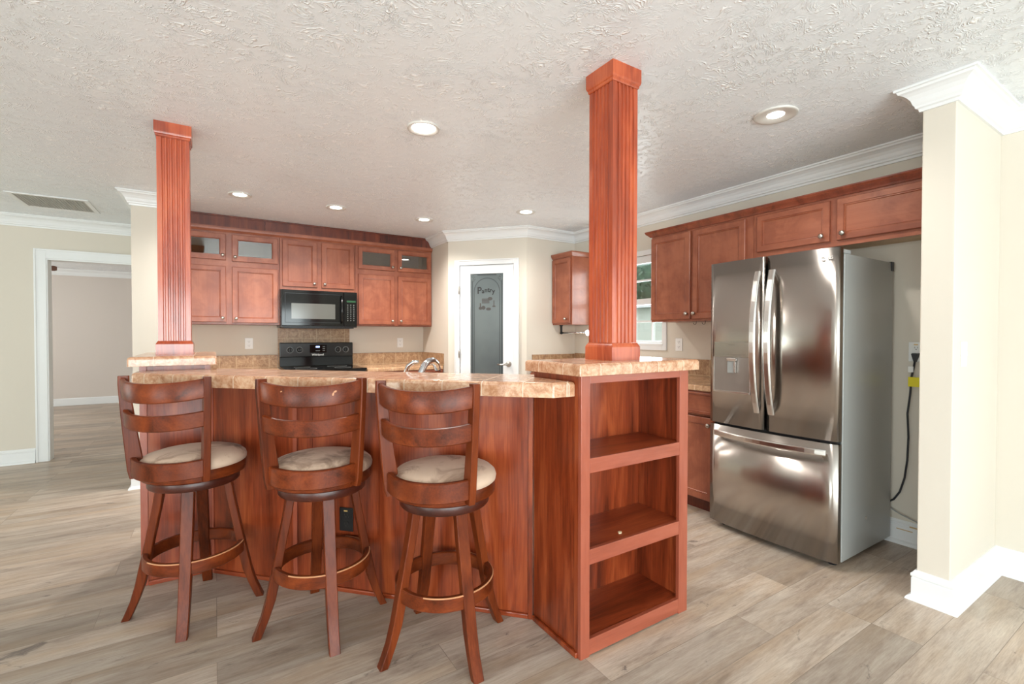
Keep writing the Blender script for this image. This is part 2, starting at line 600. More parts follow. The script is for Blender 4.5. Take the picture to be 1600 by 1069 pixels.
# ================================================================== THE ROOM
C = 2.44
XR, YK, YD = 3.545, 5.69, 6.48           # right wall, kitchen back wall, hall wall with the doorway
PA, PB, PC = (2.255, 4.925), (2.87, 4.24), (XR, 4.24)
struct('floor', MB().box(LEFT_X - .3, XR + .2, REAR_Y - .3, 11.6, -.1, 0), 'floor')
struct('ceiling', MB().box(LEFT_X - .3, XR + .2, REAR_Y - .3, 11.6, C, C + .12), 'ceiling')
T = .12
# hall wall with doorway (opening x -1.417..-.60, to 2.035)
w = MB().box(LEFT_X, -1.43, YD, YD + T, 0, C).box(-.655, -.36, YD, YD + T, 0, C).box(-1.43, -.655, YD, YD + T, 2.045, C)
struct('wall_hall', w, 'wall')
struct('wall_kitchen_left', MB().box(-.57, -.36, 4.93, YD, 0, C), 'wall')
struct('wall_kitchen_back', MB().box(-.36, 2.255, YK, YK + T, 0, C), 'wall')
struct('wall_pantry_side', MB().prism([PA, (2.255, YK + T), (2.255 + .09, YK + T), (2.255 + .09, PA[1] + .05)], 0, C), 'wall')
# diagonal pantry wall with a door opening, built along its own axis
dA, dB = Vector(PA), Vector(PB)
dL = (dB - dA).length
dd = (dB - dA) / dL
dang = math.atan2(dd.y, dd.x)


def diag(o):
    o.location = (PA[0], PA[1], 0); o.rotation_euler.z = dang
    return o


s0, s1, DH = .135, .785, 2.06
wl = MB().box(0, s0, 0, .1, 0, C).box(s1, dL, 0, .1, 0, C).box(s0, s1, 0, .1, DH, C)
diag(struct('wall_pantry_front', wl, 'wall'))
struct('wall_pantry_right', MB().prism([PB, PC, (XR, 4.34), (PB[0] + .03, 4.34)], 0, C), 'wall')
struct('wall_pantry_rear', MB().box(2.255, XR, YK, YK + T, 0, C), 'wall')
# right wall with kitchen window (y 2.98..3.78, z 1.175..2.04) and living room window
wy0, wy1, wz0, wz1 = 2.965, 3.76, 1.175, 2.045
w = (MB().box(XR, XR + .14, wy1, YK + T, 0, C).box(XR, XR + .14, .2, wy0, 0, C)
     .box(XR, XR + .14, wy0, wy1, 0, wz0).box(XR, XR + .14, wy0, wy1, wz1, C)
     .box(XR, XR + .14, REAR_Y, -2.3, 0, C).box(XR, XR + .14, -.3, .2, 0, C)
     .box(XR, XR + .14, -2.3, -.3, 0, .55).box(XR, XR + .14, -2.3, -.3, 2.05, C))
struct('wall_right', w, 'wall')
struct('wall_right_stub', MB().box(2.847, XR, .737, .859, 0, C), 'wall', bevel=.004)
# rear wall with a wide window band
w = (MB().box(LEFT_X, -2.6, REAR_Y - T, REAR_Y, 0, C).box(2.4, XR, REAR_Y - T, REAR_Y, 0, C)
     .box(-2.6, 2.4, REAR_Y - T, REAR_Y, 0, .25).box(-2.6, 2.4, REAR_Y - T, REAR_Y, 2.15, C))
struct('wall_rear', w, 'wall')
w = (MB().box(LEFT_X - T, LEFT_X, REAR_Y, -2.5, 0, C).box(LEFT_X - T, LEFT_X, .3, 4.55, 0, C).box(LEFT_X - T, LEFT_X, -2.5, .3, 0, .45).box(LEFT_X - T, LEFT_X, -2.5, .3, 2.05, C).box(LEFT_X - T, LEFT_X, 5.45, YD + T, 0, C)
     .box(LEFT_X - T, LEFT_X, 4.55, 5.45, 0, .55).box(LEFT_X - T, LEFT_X, 4.55, 5.45, 2.05, C))
struct('wall_left', w, 'wall')
# room beyond the doorway
M['wall_far'] = mk_wall('wall_greige_paint', srgb(206, 196, 188))
struct('wall_far', MB().box(-4.6, 0.6, 11.37, 11.5, 0, C), 'wall_far')
struct('wall_far_right', MB().box(.5, .6, YK + T, 11.37, 0, C), 'wall_far')
w = MB().box(-4.6, -4.5, YD + T, 8.2, 0, C).box(-4.6, -4.5, 9.8, 11.37, 0, C).box(-4.6, -4.5, 8.2, 9.8, 0, .7).box(-4.6, -4.5, 8.2, 9.8, 2.1, C)
struct('wall_far_left', w, 'wall_far')


def win_frame(name, axis, pos, a0, a1, z0, z1, mull, inward):
    """a simple picture-window frame; axis is the wall's normal axis"""
    mb = MB(); g = MB()
    def bx(m_, p0, p1, q0, q1, zz0, zz1):
        if axis == 'y': m_.box(q0, q1, p0, p1, zz0, zz1)
        else: m_.box(p0, p1, q0, q1, zz0, zz1)
    p0, p1 = pos - .03, pos + .03
    for q0, q1, zz0, zz1 in ((a0, a1, z0, z0 + .05), (a0, a1, z1 - .05, z1), (a0, a0 + .05, z0 + .05, z1 - .05), (a1 - .05, a1, z0 + .05, z1 - .05)):
        bx(mb, p0, p1, q0, q1, zz0, zz1)
    for k in range(1, mull):
        q = a0 + (a1 - a0) * k / mull
        bx(mb, p0, p1, q - .03, q + .03, z0 + .05, z1 - .05)
    o = struct(name, mb, 'trim')
    bx(g, pos - .004, pos + .004, a0 + .05, a1 - .05, z0 + .05, z1 - .05)
    g.build('window_pane', 'glass', o)
    return o


win_frame('window_2', 'y', REAR_Y - .06, -2.6, 2.4, .25, 2.15, 4, 1)
win_frame('window_3', 'x', XR + .07, -2.3, -.3, .55, 2.05, 2, 1)
win_frame('window_4', 'x', LEFT_X - .06, 4.55, 5.45, .55, 2.05, 2, 1)
win_frame('added_fill_window', 'x', LEFT_X - .06, -2.5, .3, .45, 2.05, 3, 1)  # unseen window, added only to go with the left front fill lamp
win_frame('window_5', 'x', -4.55, 8.2, 9.8, .7, 2.1, 2, 1)

# kitchen window: double hung with muntins
mb = MB()
X0, X1 = XR + .03, XR + .07
zm = 1.60
for (a, b, zz0, zz1, xx0, xx1) in [
    (wy0, wy1, wz0, wz0 + .04, X0, X1 + .03), (wy0, wy1, wz1 - .035, wz1, X0, X1 + .03),
    (wy0, wy0 + .035, wz0 + .04, wz1 - .035, X0, X1 + .03), (wy1 - .035, wy1, wz0 + .04, wz1 - .035, X0, X1 + .03),
    (wy0 + .035, wy1 - .035, zm - .03, zm + .028, X0, X1 + .02)]:
    mb.box(xx0, xx1, a, b, zz0, zz1)
ymid = (wy0 + wy1) / 2
for zz in (1.81, 1.405):
    mb.box(X0 + .012, X0 + .024, wy0 + .035, wy1 - .035, zz - .009, zz + .009)
for yy in (wy0 + .168, ymid, wy1 - .168):
    mb.box(X0 + .013, X0 + .023, yy - .008, yy + .008, wz0 + .04, zm - .03)
win = struct('window_1', mb, 'trim')
win_o = win
MB().box(X0 + .03, X0 + .036, wy0 + .03, wy1 - .03, wz0 + .03, wz1 - .03).build('window_pane', 'glass', win)
mb = MB()
cs = .048
mb.box(XR - .016, XR, wy0 - cs, wy0, wz0 - cs, wz1 + cs).box(XR - .016, XR, wy1, wy1 + cs, wz0 - cs, wz1 + cs)
mb.box(XR - .016, XR, wy0, wy1, wz1, wz1 + cs).box(XR - .016, XR, wy0, wy1, wz0 - cs, wz0)
mb.build('window_casing', 'trim', win, bevel=.003)
MB().box(XR - .02, XR + .035, wy0 - .01, wy1 + .01, wz0 - .004, wz0 + .018).build('window_sill', 'trim', win, bevel=.003)
# rolled blind cassette at the head
MB().box(XR + .0, XR + .03, wy0 + .005, wy1 - .005, wz1 - .075, wz1 - .002).build('blind_cassette', 'trim', win, bevel=.006)

# crown mouldings, baseboards
CR = [(0, 2.33), (.010, 2.33), (.013, 2.343), (.022, 2.347), (.024, 2.356), (.030, 2.366), (.036, 2.385), (.048, 2.402), (.062, 2.413), (.074, 2.418), (.078, 2.428), (.087, 2.430), (.087, C), (0, C)]
struct('trim_1', sweep([(LEFT_X, YD), (-.57, YD), (-.57, 4.93), (-.36, 4.93), (-.36, 5.42)], CR), 'trim')
struct('trim_2', sweep([(2.255, 5.4035), PA, PB, PC, (XR, .859), (2.847, .859), (2.847, .737), (XR, .737), (XR, REAR_Y)], CR), 'trim')
struct('trim_3', sweep([(-4.5, 11.37), (.5, 11.37)], CR), 'trim')
BB = [(0, 0), (.035, 0), (.034, .008), (.028, .016), (.018, .022), (.016, .024), (.016, .104), (.013, .110), (.018, .113), (.018, .125), (.010, .132), (.006, .141), (0, .142)]
BS = [(0, 0), (.016, 0), (.016, .118), (.008, .13), (0, .13)]
struct('baseboard_hall', sweep([(LEFT_X, YD), (-1.51, YD)], BB), 'trim')
struct('baseboard_kitchen_left', sweep([(-.57, YD - .02), (-.57, 4.93), (-.36, 4.93), (-.36, 5.05)], BB), 'trim')
struct('baseboard_stub', sweep([(XR, 1.95), (XR, .859), (2.847, .859), (2.847, .737), (XR, .737), (XR, REAR_Y)], BB), 'trim')
struct('baseboard_far', sweep([(-4.5, 11.37), (.5, 11.37)], BS), 'trim')
struct('baseboard_pantry', sweep([(PA[0], PA[1]), (PA[0] + dd.x * .05, PA[1] + dd.y * .05)], BS), 'trim')

# hall doorway casing and jamb
mb = MB()
for a, b in ((-1.505, -1.415), (-.67, -.581)):
    mb.box(a, b, YD - .018, YD, 0, 2.035 + (.09 if a < -1 else .09))
mb.box(-1.415, -.67, YD - .018, YD, 2.035, 2.125)
mb.box(-1.505, -1.49, YD - .026, YD - .018, 0, 2.125).box(-1.49, -.581, YD - .026, YD - .018, 2.108, 2.125)
mb.box(-1.44, -1.405, YD - .008, YD + T + .01, 0, 2.04).box(-.68, -.65, YD - .008, YD + T + .01, 0, 2.04).box(-1.405, -.68, YD - .008, YD + T + .01, 2.02, 2.05)
struct('door_2', mb, 'trim', bevel=.002)

# pantry door
mb = MB()
for a, b in ((s0 - .05, s0 + .008), (s1 - .008, s1 + .05)):
    mb.box(a, b, -.016, .0, 0, DH + .05)
mb.box(s0 + .008, s1 - .008, -.016, 0, DH - .008, DH + .05)
mb.box(s0 - .05, s0 - .038, -.024, -.016, 0, DH + .05).box(s1 + .038, s1 + .05, -.024, -.016, 0, DH + .05).box(s0 - .038, s1 + .038, -.024, -.016, DH + .038, DH + .05)
diag(struct('trim_4', mb, 'trim', bevel=.002))
door = bpy.data.objects.new('door_1', None); COL.objects.link(door); diag(door)
door['kind'] = 'structure'
a, b = s0 + .008, s1 - .008
g0, g1, gz0, gz1 = .268, .652, .30, 1.955
mb = MB().box(a, g0, .002, .037, .012, DH - .01).box(g1, b, .002, .037, .012, DH - .01).box(g0, g1, .002, .037, .012, gz0).box(g0, g1, .002, .037, gz1, DH - .01)
mb.build('door_slab', 'door', door, bevel=.003)
gl = MB().box(g0, g1, .012, .02, gz0, gz1).build('frosted_glass', 'frosted', door)
# etched decoration
gc, gw = (g0 + g1) / 2, (g1 - g0)
def strip(pts, wd, y=.0112, th=.0012, z_as=True):
    m_ = MB(); n = len(pts)
    L, R = [], []
    for i in range(n):
        p = Vector(pts[i]); d = (Vector(pts[min(i + 1, n - 1)]) - Vector(pts[max(i - 1, 0)])).normalized()
        q = Vector((-d.y, d.x)) * wd / 2
        L.append(p + q); R.append(p - q)
    for i in range(n - 1):
        c4 = [L[i], L[i + 1], R[i + 1], R[i]]
        vs = [(p.x, y, p.y) for p in c4] + [(p.x, y + th, p.y) for p in c4]
        m_.add(vs, [(0, 1, 2, 3), (7, 6, 5, 4), (0, 4, 5, 1), (1, 5, 6, 2), (2, 6, 7, 3), (3, 7, 4, 0)])
    return m_
def arch(r, zc, zb):
    pts = [(gc - r, zb)] + [(gc - r * math.cos(t), zc + r * math.sin(t)) for t in [PI * k / 20 for k in range(21)]] + [(gc + r, zb)]
    return pts
mb = strip(arch(.150, gz1 - .20, gz0 + .02), .008)
m2 = strip([(g0 + .02, gz0 + .02), (g0 + .02, gz1 - .08)], .012); mb.add(m2.v, m2.f)
m2 = strip([(g1 - .02, gz0 + .02), (g1 - .02, gz1 - .08)], .012); mb.add(m2.v, m2.f)
m2 = strip([(g0 + .08, gz1 - .014), (g1 - .08, gz1 - .014)], .012); mb.add(m2.v, m2.f)
for sx_ in (-1, 1):      # scrolled corners
    for k in range(3):
        cx_ = gc + sx_ * (gw / 2 - .03 - .018 * (k % 2)); cz_ = gz1 - .03 - .022 * k
        m2 = strip([(cx_ + .013 * math.cos(t), cz_ + .013 * math.sin(t)) for t in [PI * 1.6 * j / 10 + k for j in range(11)]], .004); mb.add(m2.v, m2.f)
mb.build('etched_border', 'etch_dark', gl)
for i, (ch, dx, dz, sz) in enumerate((('P', -.088, .0, .105), ('a', -.045, -.006, .07), ('n', -.010, .004, .07), ('t', .020, .008, .075), ('r', .045, .002, .07), ('y', .078, -.008, .075))):
    text_mesh('etched_letter', ch, sz, 'etch_text', gl, (gc + dx, .0105, 1.765 + dz), (PI / 2, 0, 0), bold=.0016)
# etched still life: crock, basket, jar, fruit
mb = MB()
def blob(m_, x, z, rx_, rz_, n=14, y=.0108, th=.001):
    vs = [(x + rx_ * math.cos(2 * PI * k / n), y, z + rz_ * math.sin(2 * PI * k / n)) for k in range(n)]
    vs += [(p[0], y + th, p[2]) for p in vs]
    m_.add(vs, [tuple(range(n)), tuple(range(n, 2 * n))[::-1]] + [(k, (k + 1) % n, n + (k + 1) % n, n + k) for k in range(n)])
zc_ = 1.615
for k in range(4): mb.box(gc - .058, gc + .03, .0108, .0118, zc_ + .010 + .014 * k, zc_ + .020 + .014 * k)
blob(mb, gc + .038, zc_ + .06, .028, .02)
blob(mb, gc - .075, zc_ - .045, .022, .018); mb.box(gc - .083, gc - .07, .0108, .0118, zc_ - .03, zc_ + .012)
blob(mb, gc - .04, zc_ - .04, .024, .022)
mb.box(gc + .078, gc + .088, .0108, .0118, zc_ - .03, zc_ + .04); blob(mb, gc + .083, zc_ - .025, .02, .008)
blob(mb, gc + .02, zc_ - .055, .03, .016)
mb.build('etched_still_life', 'etch_brown', gl)
for zz in (1.775, 1.06, .28):
    MB().box(s0 - .004, s0 + .012, -.020, -.004, zz - .045, zz + .045).lathe([(.006, 0), (.006, .09)], (s0 + .006, -.022, zz - .045), n=10).build('hinge', 'nickel', door)
hd = MB().lathe([(.032, 0), (.032, .006), (.024, .014), (.011, .018), (.011, .045)], (s1 - .068, .002, .95), 'y', 24)
hd.tube([(s1 - .068, -.045, .95), (s1 - .10, -.05, .951), (s1 - .14, -.048, .945), (s1 - .185, -.042, .948)], [.012, .011, .009, .008], 10)
hd.build('door_handle', 'nickel', door)

# ================================================================== CEILING FIXTURES
def can_light(x, y, ro, rl, label, watts, group='recessed ceiling downlights'):
    t = thing('recessed_light', label, 'ceiling light', (x, y, C - .0005), 0, group)
    pr = [(rl, -.001), (rl + .004, -.004), (ro * .86, -.008), (ro * .96, -.009), (ro, -.006), (ro, 0)]
    MB().lathe(pr, n=40, cap=False).build('trim_ring', 'can_ring', t)
    MB().lathe([(0.001, -.0035), (rl * .6, -.0035), (rl, -.002), (rl, -.0006)], n=32, cap=False).build('lens', 'lamp_on', t)
    l = bpy.data.lights.new('lamp_glow', 'SPOT'); l.energy = watts; l.color = (1, .955, .90); l.spot_size = math.radians(150); l.spot_blend = .8; l.shadow_soft_size = .05
    lo = bpy.data.objects.new('lamp_glow', l); COL.objects.link(lo); lo.parent = t; lo.location = (0, 0, -.03)
    return t


can_light(1.008, 2.529, .092, .066, 'round recessed ceiling light over the breakfast bar, between the two columns', 30)
can_light(2.523, 1.376, .105, .042, 'round recessed ceiling light in front of the refrigerator, beside the thick column', 12)
can_light(.189, 4.543, .088, .05, 'round recessed ceiling light nearest the thin left column, leftmost of the back row', 30)
can_light(.951, 4.524, .088, .05, 'round recessed ceiling light over the cooking range, middle of the back row', 30)
can_light(1.805, 4.517, .088, .05, 'round recessed ceiling light near the right end of the back wall cabinets', 30)
can_light(2.508, 3.718, .09, .055, 'round recessed ceiling light in front of the pantry door', 15)

t = thing('ceiling_vent', 'white square return air grille in the ceiling beside the doorway wall', 'vent', (-1.18, 5.71, C))
fr = .035; h = .26
mb = MB().box(-h, h, -h, -h + fr, -.008, 0).box(-h, h, h - fr, h, -.008, 0).box(-h, -h + fr, -h + fr, h - fr, -.008, 0).box(h - fr, h, -h + fr, h - fr, -.008, 0)
mb.build('frame', 'trim', t, bevel=.002)
mb = MB()
for k in range(22):
    x = -h + fr + .004 + k * (2 * h - 2 * fr - .008) / 21
    mb.box(x - .003, x + .003, -h + fr, h - fr, -.006, -.001)
for k in range(22):
    x = -h + fr + .004 + k * (2 * h - 2 * fr - .008) / 21
    mb.box(-h + fr, h - fr, x - .003, x + .003, -.005, -.0012)
mb.build('grille', 'vent_grey', t)
MB().box(-h + fr, h - fr, -h + fr, h - fr, -.001, -.0002).build('backing', 'grey_plastic', t)

# ceiling fan in the far room
t = thing('ceiling_fan', 'brown bladed ceiling fan in the room beyond the doorway, only a blade tip showing', 'fan', (-2.45, 9.0, C))
MB().lathe([(.07, 0), (.07, -.04), (.02, -.06), (.015, -.12)], n=20).build('downrod', 'nickel', t)
MB().lathe([(.03, -.12), (.12, -.14), (.14, -.19), (.10, -.24), (.05, -.26)], n=28).build('motor', 'nickel', t)
for k in range(5):
    a = math.radians(12 + 72 * k)
    c_, s_ = math.cos(a), math.sin(a)
    pts = [(.12, -.04), (.2, -.06), (.55, -.07), (.58, -.05), (.58, .05), (.55, .07), (.2, .06), (.12, .04)]
    MB().loft([[(x * c_ - y * s_, x * s_ + y * c_, -.235 - y * .35 + dz) for x, y in pts] for dz in (0, .008)]).build('blade', 'fan_blade', t)

# ================================================================== CABINETS


def knob(parent, x, y, z):
    MB().lathe([(.006, 0), (.006, .012), (.010, .016), (.0155, .020), (.0155, .026), (.010, .031), (.002, .033)], (x, y, z), 'y', 20).build('knob', 'nickel', parent)


def panel_door(parent, x0, x1, z0, z1, y, mat='cab', knob_at=None, glass=False, fw_=.055, name='door', th=.02):
    """framed door: bevelled inner edge, recessed centre panel; the front face is at y-th, facing -y"""
    mb = MB()
    yf = y - th
    rec = .008
    bv = .007
    o = [(x0, z0), (x1, z0), (x1, z1), (x0, z1)]
    e = .004
    def loop(i, yy): return [(x0 + i, yy, z0 + i), (x1 - i, yy, z0 + i), (x1 - i, yy, z1 - i), (x0 + i, yy, z1 - i)]
    loops = [loop(0, y), loop(0, yf + e), loop(e, yf), loop(fw_ - .011, yf), loop(fw_ - .010, yf + .006), loop(fw_ - .004, yf + .005), loop(fw_, yf + .011)]
    if glass: loops += [loop(fw_, y)]
    n0 = len(mb.v)
    mb.loft(loops, closed_ends=False)
    if not glass:
        k = len(mb.v)
        mb.f.append((k - 4, k - 3, k - 2, k - 1)); mb.sm.append(False)
        mb.f.append((0, 3, 2, 1)); mb.sm.append(False)
    else:
        k = len(mb.v)
        for i in range(4):
            j = (i + 1) % 4
            mb.f.append((k - 4 + i, k - 4 + j, j, i)); mb.sm.append(False)
    d = mb.build(name, mat, parent)
    if glass:
        MB().box(x0 + fw_ - .004, x1 - fw_ + .004, yf + .010, yf + .014, z0 + fw_ - .004, z1 - fw_ + .004).build('glass_pane', 'cab_glass', d)
    if knob_at: knob(d, knob_at[0], yf, knob_at[1])
    return d


def open_box(x0, x1, y0, y1, z0, z1, t_=.016, shelf=None):
    m_ = MB().box(x0, x0 + t_, y0, y1, z0, z1).box(x1 - t_, x1, y0, y1, z0, z1).box(x0 + t_, x1 - t_, y0, y1, z0, z0 + t_).box(x0 + t_, x1 - t_, y0, y1, z1 - t_, z1)
    m_.box(x0 + t_, x1 - t_, y1 - .008, y1, z0 + t_, z1 - t_)
    if shelf: m_.box(x0 + t_, x1 - t_, y0, y1 - .008, shelf - .01, shelf + .01)
    return m_


YF = 5.40   # face frame plane of the back wall cabinets (doors project to 5.38)
ZB, ZT = 1.375, 2.285
def face(x0, x1, z0, z1, bars, y=YF, th=.018):
    m_ = MB()
    for a_, b_, c_, d_ in bars: m_.box(a_, b_, y, y + th, c_, d_)
    return m_


# unit over the left counter: two glass doors above two solid doors
t = thing('wall_cabinet', 'red-brown wall cabinet left of the microwave, two small glass doors over two panel doors', 'cabinet', (0, 0, 0))
xl, xr = -.355, .572
open_box(xl, xr, YF + .018, YK - .002, ZB, ZT, shelf=1.965).build('carcass', 'cab_in', t)
MB().box(xl, xr, YF + .016, YK - .002, ZB - .004, ZB - .0005).build('underside', 'cab_x', t)
face(xl, xr, ZB, ZT, [(xl, -.30, ZB, ZT), (.085, .165, ZB, ZT), (.545, xr, ZB, ZT), (-.30, .085, ZB, 1.405), (.165, .545, ZB, 1.405), (-.30, .085, 1.93, 2.01), (.165, .545, 1.93, 2.01), (-.30, .085, 2.235, ZT), (.165, .545, 2.235, ZT)]).build('face_frame', 'cab', t)
panel_door(t, -.315, .100, 1.395, 1.940, YF, knob_at=(.070, 1.435))
panel_door(t, .152, .558, 1.390, 1.940, YF, knob_at=(.182, 1.43))
panel_door(t, -.315, .100, 2.000, 2.255, YF, knob_at=(.074, 2.045), glass=True)
panel_door(t, .152, .558, 1.995, 2.255, YF, knob_at=(.178, 2.035), glass=True)
# unit over the microwave
t = thing('wall_cabinet', 'red-brown wall cabinet with two panel doors directly above the black microwave', 'cabinet')
open_box(.576, 1.334, YF + .018, YK - .002, 1.742, ZT).build('carcass', 'cab_in', t)
face(0, 0, 0, 0, [(.576, .61, 1.742, ZT), (.925, .99, 1.742, ZT), (1.31, 1.334, 1.742, ZT), (.61, .925, 1.742, 1.785), (.99, 1.31, 1.742, 1.785), (.61, .925, 2.235, ZT), (.99, 1.31, 2.235, ZT)]).build('face_frame', 'cab', t)
panel_door(t, .600, .935, 1.775, 2.258, YF, knob_at=(.905, 1.815))
panel_door(t, .981, 1.320, 1.775, 2.258, YF, knob_at=(1.010, 1.815))
# unit right of the microwave
t = thing('wall_cabinet', 'red-brown wall cabinet right of the microwave, two small glass doors over two panel doors', 'cabinet')
open_box(1.338, 2.248, YF + .018, YK - .002, ZB, ZT, shelf=1.975).build('carcass', 'cab_in', t)
MB().box(1.338, 2.248, YF + .016, YK - .002, ZB - .004, ZB - .0005).build('underside', 'cab_x', t)
face(0, 0, 0, 0, [(1.338, 1.38, ZB, ZT), (1.77, 1.84, ZB, ZT), (2.215, 2.248, ZB, ZT), (1.38, 1.77, ZB, 1.405), (1.84, 2.215, ZB, 1.405), (1.38, 1.77, 1.945, 2.025), (1.84, 2.215, 1.945, 2.025), (1.38, 1.77, 2.235, ZT), (1.84, 2.215, 2.235, ZT)]).build('face_frame', 'cab', t)
panel_door(t, 1.368, 1.783, 1.390, 1.955, YF, knob_at=(1.752, 1.432))
panel_door(t, 1.824, 2.232, 1.390, 1.955, YF, knob_at=(1.855, 1.432))
panel_door(t, 1.368, 1.783, 2.015, 2.258, YF, knob_at=(1.755, 2.055), glass=True, fw_=.05)
panel_door(t, 1.824, 2.232, 2.015, 2.258, YF, knob_at=(1.853, 2.055), glass=True, fw_=.05)
# moulding strip and dark filler up to the ceiling
CM = [(0, 0), (.012, 0), (.018, .008), (.030, .018), (.034, .034), (.034, .050), (0, .050)]
tag(sweep([(-.355, YF), (2.248, YF)], [(a_, ZT - .012 + b_) for a_, b_ in CM]).build('cabinet_moulding', 'cab_x'), 'stained moulding strip running along the tops of the back wall cabinets', 'moulding')
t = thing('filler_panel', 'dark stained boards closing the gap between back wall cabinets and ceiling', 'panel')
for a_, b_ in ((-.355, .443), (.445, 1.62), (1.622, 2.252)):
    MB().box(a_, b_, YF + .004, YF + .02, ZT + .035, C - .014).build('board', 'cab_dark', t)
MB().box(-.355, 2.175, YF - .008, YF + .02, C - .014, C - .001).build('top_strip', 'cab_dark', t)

# right wall units: local x runs towards the camera, local -y faces into the kitchen
RZ = -PI / 2
XF = 3.222
def rloc(Y): return (XF, Y, 0)
t = thing('wall_cabinet', 'tall red-brown wall cabinet on the window wall between window and refrigerator, two doors', 'cabinet', rloc(2.818), RZ)
W1 = 2.818 - 1.905
D_ = XR - XF - .002
MB().box(0, W1, .018, D_, 1.383, 2.115).build('carcass', 'cab', t, bevel=.001)
face(0, 0, 0, 0, [(0, .018, 1.383, 2.115), (.40, .425, 1.383, 2.115), (.857, W1, 1.383, 2.115), (.018, .40, 1.383, 1.40), (.425, .857, 1.383, 1.40), (.018, .40, 2.09, 2.115), (.425, .857, 2.09, 2.115)], 0).build('face_frame', 'cab', t)
panel_door(t, .006, .400, 1.40, 2.100, 0, knob_at=(.378, 1.442))
panel_door(t, .424, .860, 1.40, 2.100, 0, knob_at=(.448, 1.442))
t = thing('wall_cabinet', 'short red-brown wall cabinet with two wide doors above the stainless refrigerator', 'cabinet', rloc(1.903), RZ)
W2 = 1.903 - .861
MB().box(0, W2, .018, D_, 1.835, 2.115).build('carcass', 'cab_in', t)
face(0, 0, 0, 0, [(0, .05, 1.815, 2.115), (.485, .54, 1.815, 2.115), (W2 - .03, W2, 1.815, 2.115), (.05, .485, 1.815, 1.85), (.54, W2 - .03, 1.815, 1.85), (.05, .485, 2.085, 2.115), (.54, W2 - .03, 2.085, 2.115)], 0).build('face_frame', 'cab_x', t)
panel_door(t, .030, .490, 1.848, 2.098, 0, 'cab_x', knob_at=(.452, 1.885), fw_=.048)
panel_door(t, .530, W2 - .012, 1.848, 2.098, 0, 'cab_x', knob_at=(.568, 1.885), fw_=.048)
CM2 = [(0, 0), (.010, 0), (.018, .010), (.038, .028), (.044, .040), (.044, .048), (0, .048)]
tag(sweep([(XR - .002, 2.818), (XF, 2.818), (XF, .862)], [(a_, 2.115 + b_) for a_, b_ in [(-.01, 0)] + CM2[1:-1] + [(-.01, .048)]]).build('cabinet_moulding', 'mould'), 'stained crown moulding along the tops of the cabinets above the refrigerator', 'moulding')
# small corner cabinet
t = thing('wall_cabinet', 'small single-door wall cabinet in the corner beside the pantry wall', 'cabinet', (XF, 4.236, 0), RZ)
MB().box(0, .34, .018, D_, 1.383, 2.115).build('carcass', 'cab', t, bevel=.001)
face(0, 0, 0, 0, [(0, .02, 1.383, 2.115), (.315, .34, 1.383, 2.115), (.02, .315, 1.383, 1.40), (.02, .315, 2.09, 2.115)], 0).build('face_frame', 'cab', t)
panel_door(t, .010, .322, 1.40, 2.10, 0, knob_at=(.262, 1.445), fw_=.05)
mo = sweep([(XF, 4.236), (XF, 3.896), (XR - .002, 3.896)], [(a_, 2.115 + b_) for a_, b_ in [(-.01, 0)] + [(.008, 0), (.022, .022), (.028, .036), (.028, .048)] + [(-.01, .048)]])
# travel -Y then +X : right side is -X then -Y
tag(mo.build('cabinet_moulding', 'cab_x'), 'short stained moulding on top of the small corner wall cabinet', 'moulding')
# towel bar below
t = thing('paper_towel_holder', 'chrome paper towel bar with black bracket hung under the small corner cabinet', 'holder', (3.30, 3.98, 1.383))
MB().box(-.012, .012, .185, .215, -.012, -.001).box(-.008, .008, .19, .21, -.10, -.012).lathe([(.014, 0), (.014, .02)], (0, .21, -.09), 'y', 30).build('bracket', 'black_metal', t)
MB().tube([(0, .20, -.09), (0, -.215, -.09)], .010, 12).build('bar', 'chrome', t)
MB().lathe([(.014, 0), (.018, .008), (.030, .014), (.034, .024), (.030, .032)], (0, -.21, -.09), 'y', 20).build('end_cap', 'chrome', t)
# cup hooks
for k, yy in enumerate((2.425, 2.343)):
    pts = [(0, 0, 0), (0, 0, -.01)] + [(0, .014 - .014 * math.cos(a_), -.012 - .014 * math.sin(a_)) for a_ in [PI * j / 8 for j in range(9)]]
    o = MB().tube(pts, .002, 8).build('cup_hook', 'black_metal', loc=(3.30, yy, 1.383))
    tag(o, ('small black cup hook under the cabinet beside the refrigerator, the one farther from it', 'small black cup hook under the cabinet beside the refrigerator, the nearer one to it')[k], 'hook', 'cup hooks under the cabinet')


# base cabinets + counters
def base_unit(name, label, loc, rz, width, depth, doors, ztop=.872):
    t_ = thing(name, label, 'cabinet', loc, rz)
    MB().box(0, width, .018, depth, .10, ztop).build('carcass', 'cab', t_)
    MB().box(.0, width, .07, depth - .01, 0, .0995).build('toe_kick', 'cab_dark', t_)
    m_ = MB().box(0, width, 0, .018, .10, .115).box(0, width, 0, .018, ztop - .02, ztop).box(0, width, 0, .018, .695, .715)
    wd = width / doors
    for k in range(doors + 1):
        xx = min(max(k * wd, .02), width - .02)
        m_.box(xx - .02, xx + .02, 0, .018, .115, .695).box(xx - .02, xx + .02, 0, .018, .715, ztop - .02)
    m_.build('face_frame', 'cab', t_)
    for k in range(doors):
        x0_, x1_ = k * wd + .012, (k + 1) * wd - .012
        panel_door(t_, x0_, x1_, .105, .690, 0, knob_at=(x0_ + .03 if k % 2 else x1_ - .03, .64))
        panel_door(t_, x0_, x1_, .708, ztop - .01, 0, 'cab_x', knob_at=((x0_ + x1_) / 2, .785), fw_=.022, name='drawer')
    return t_


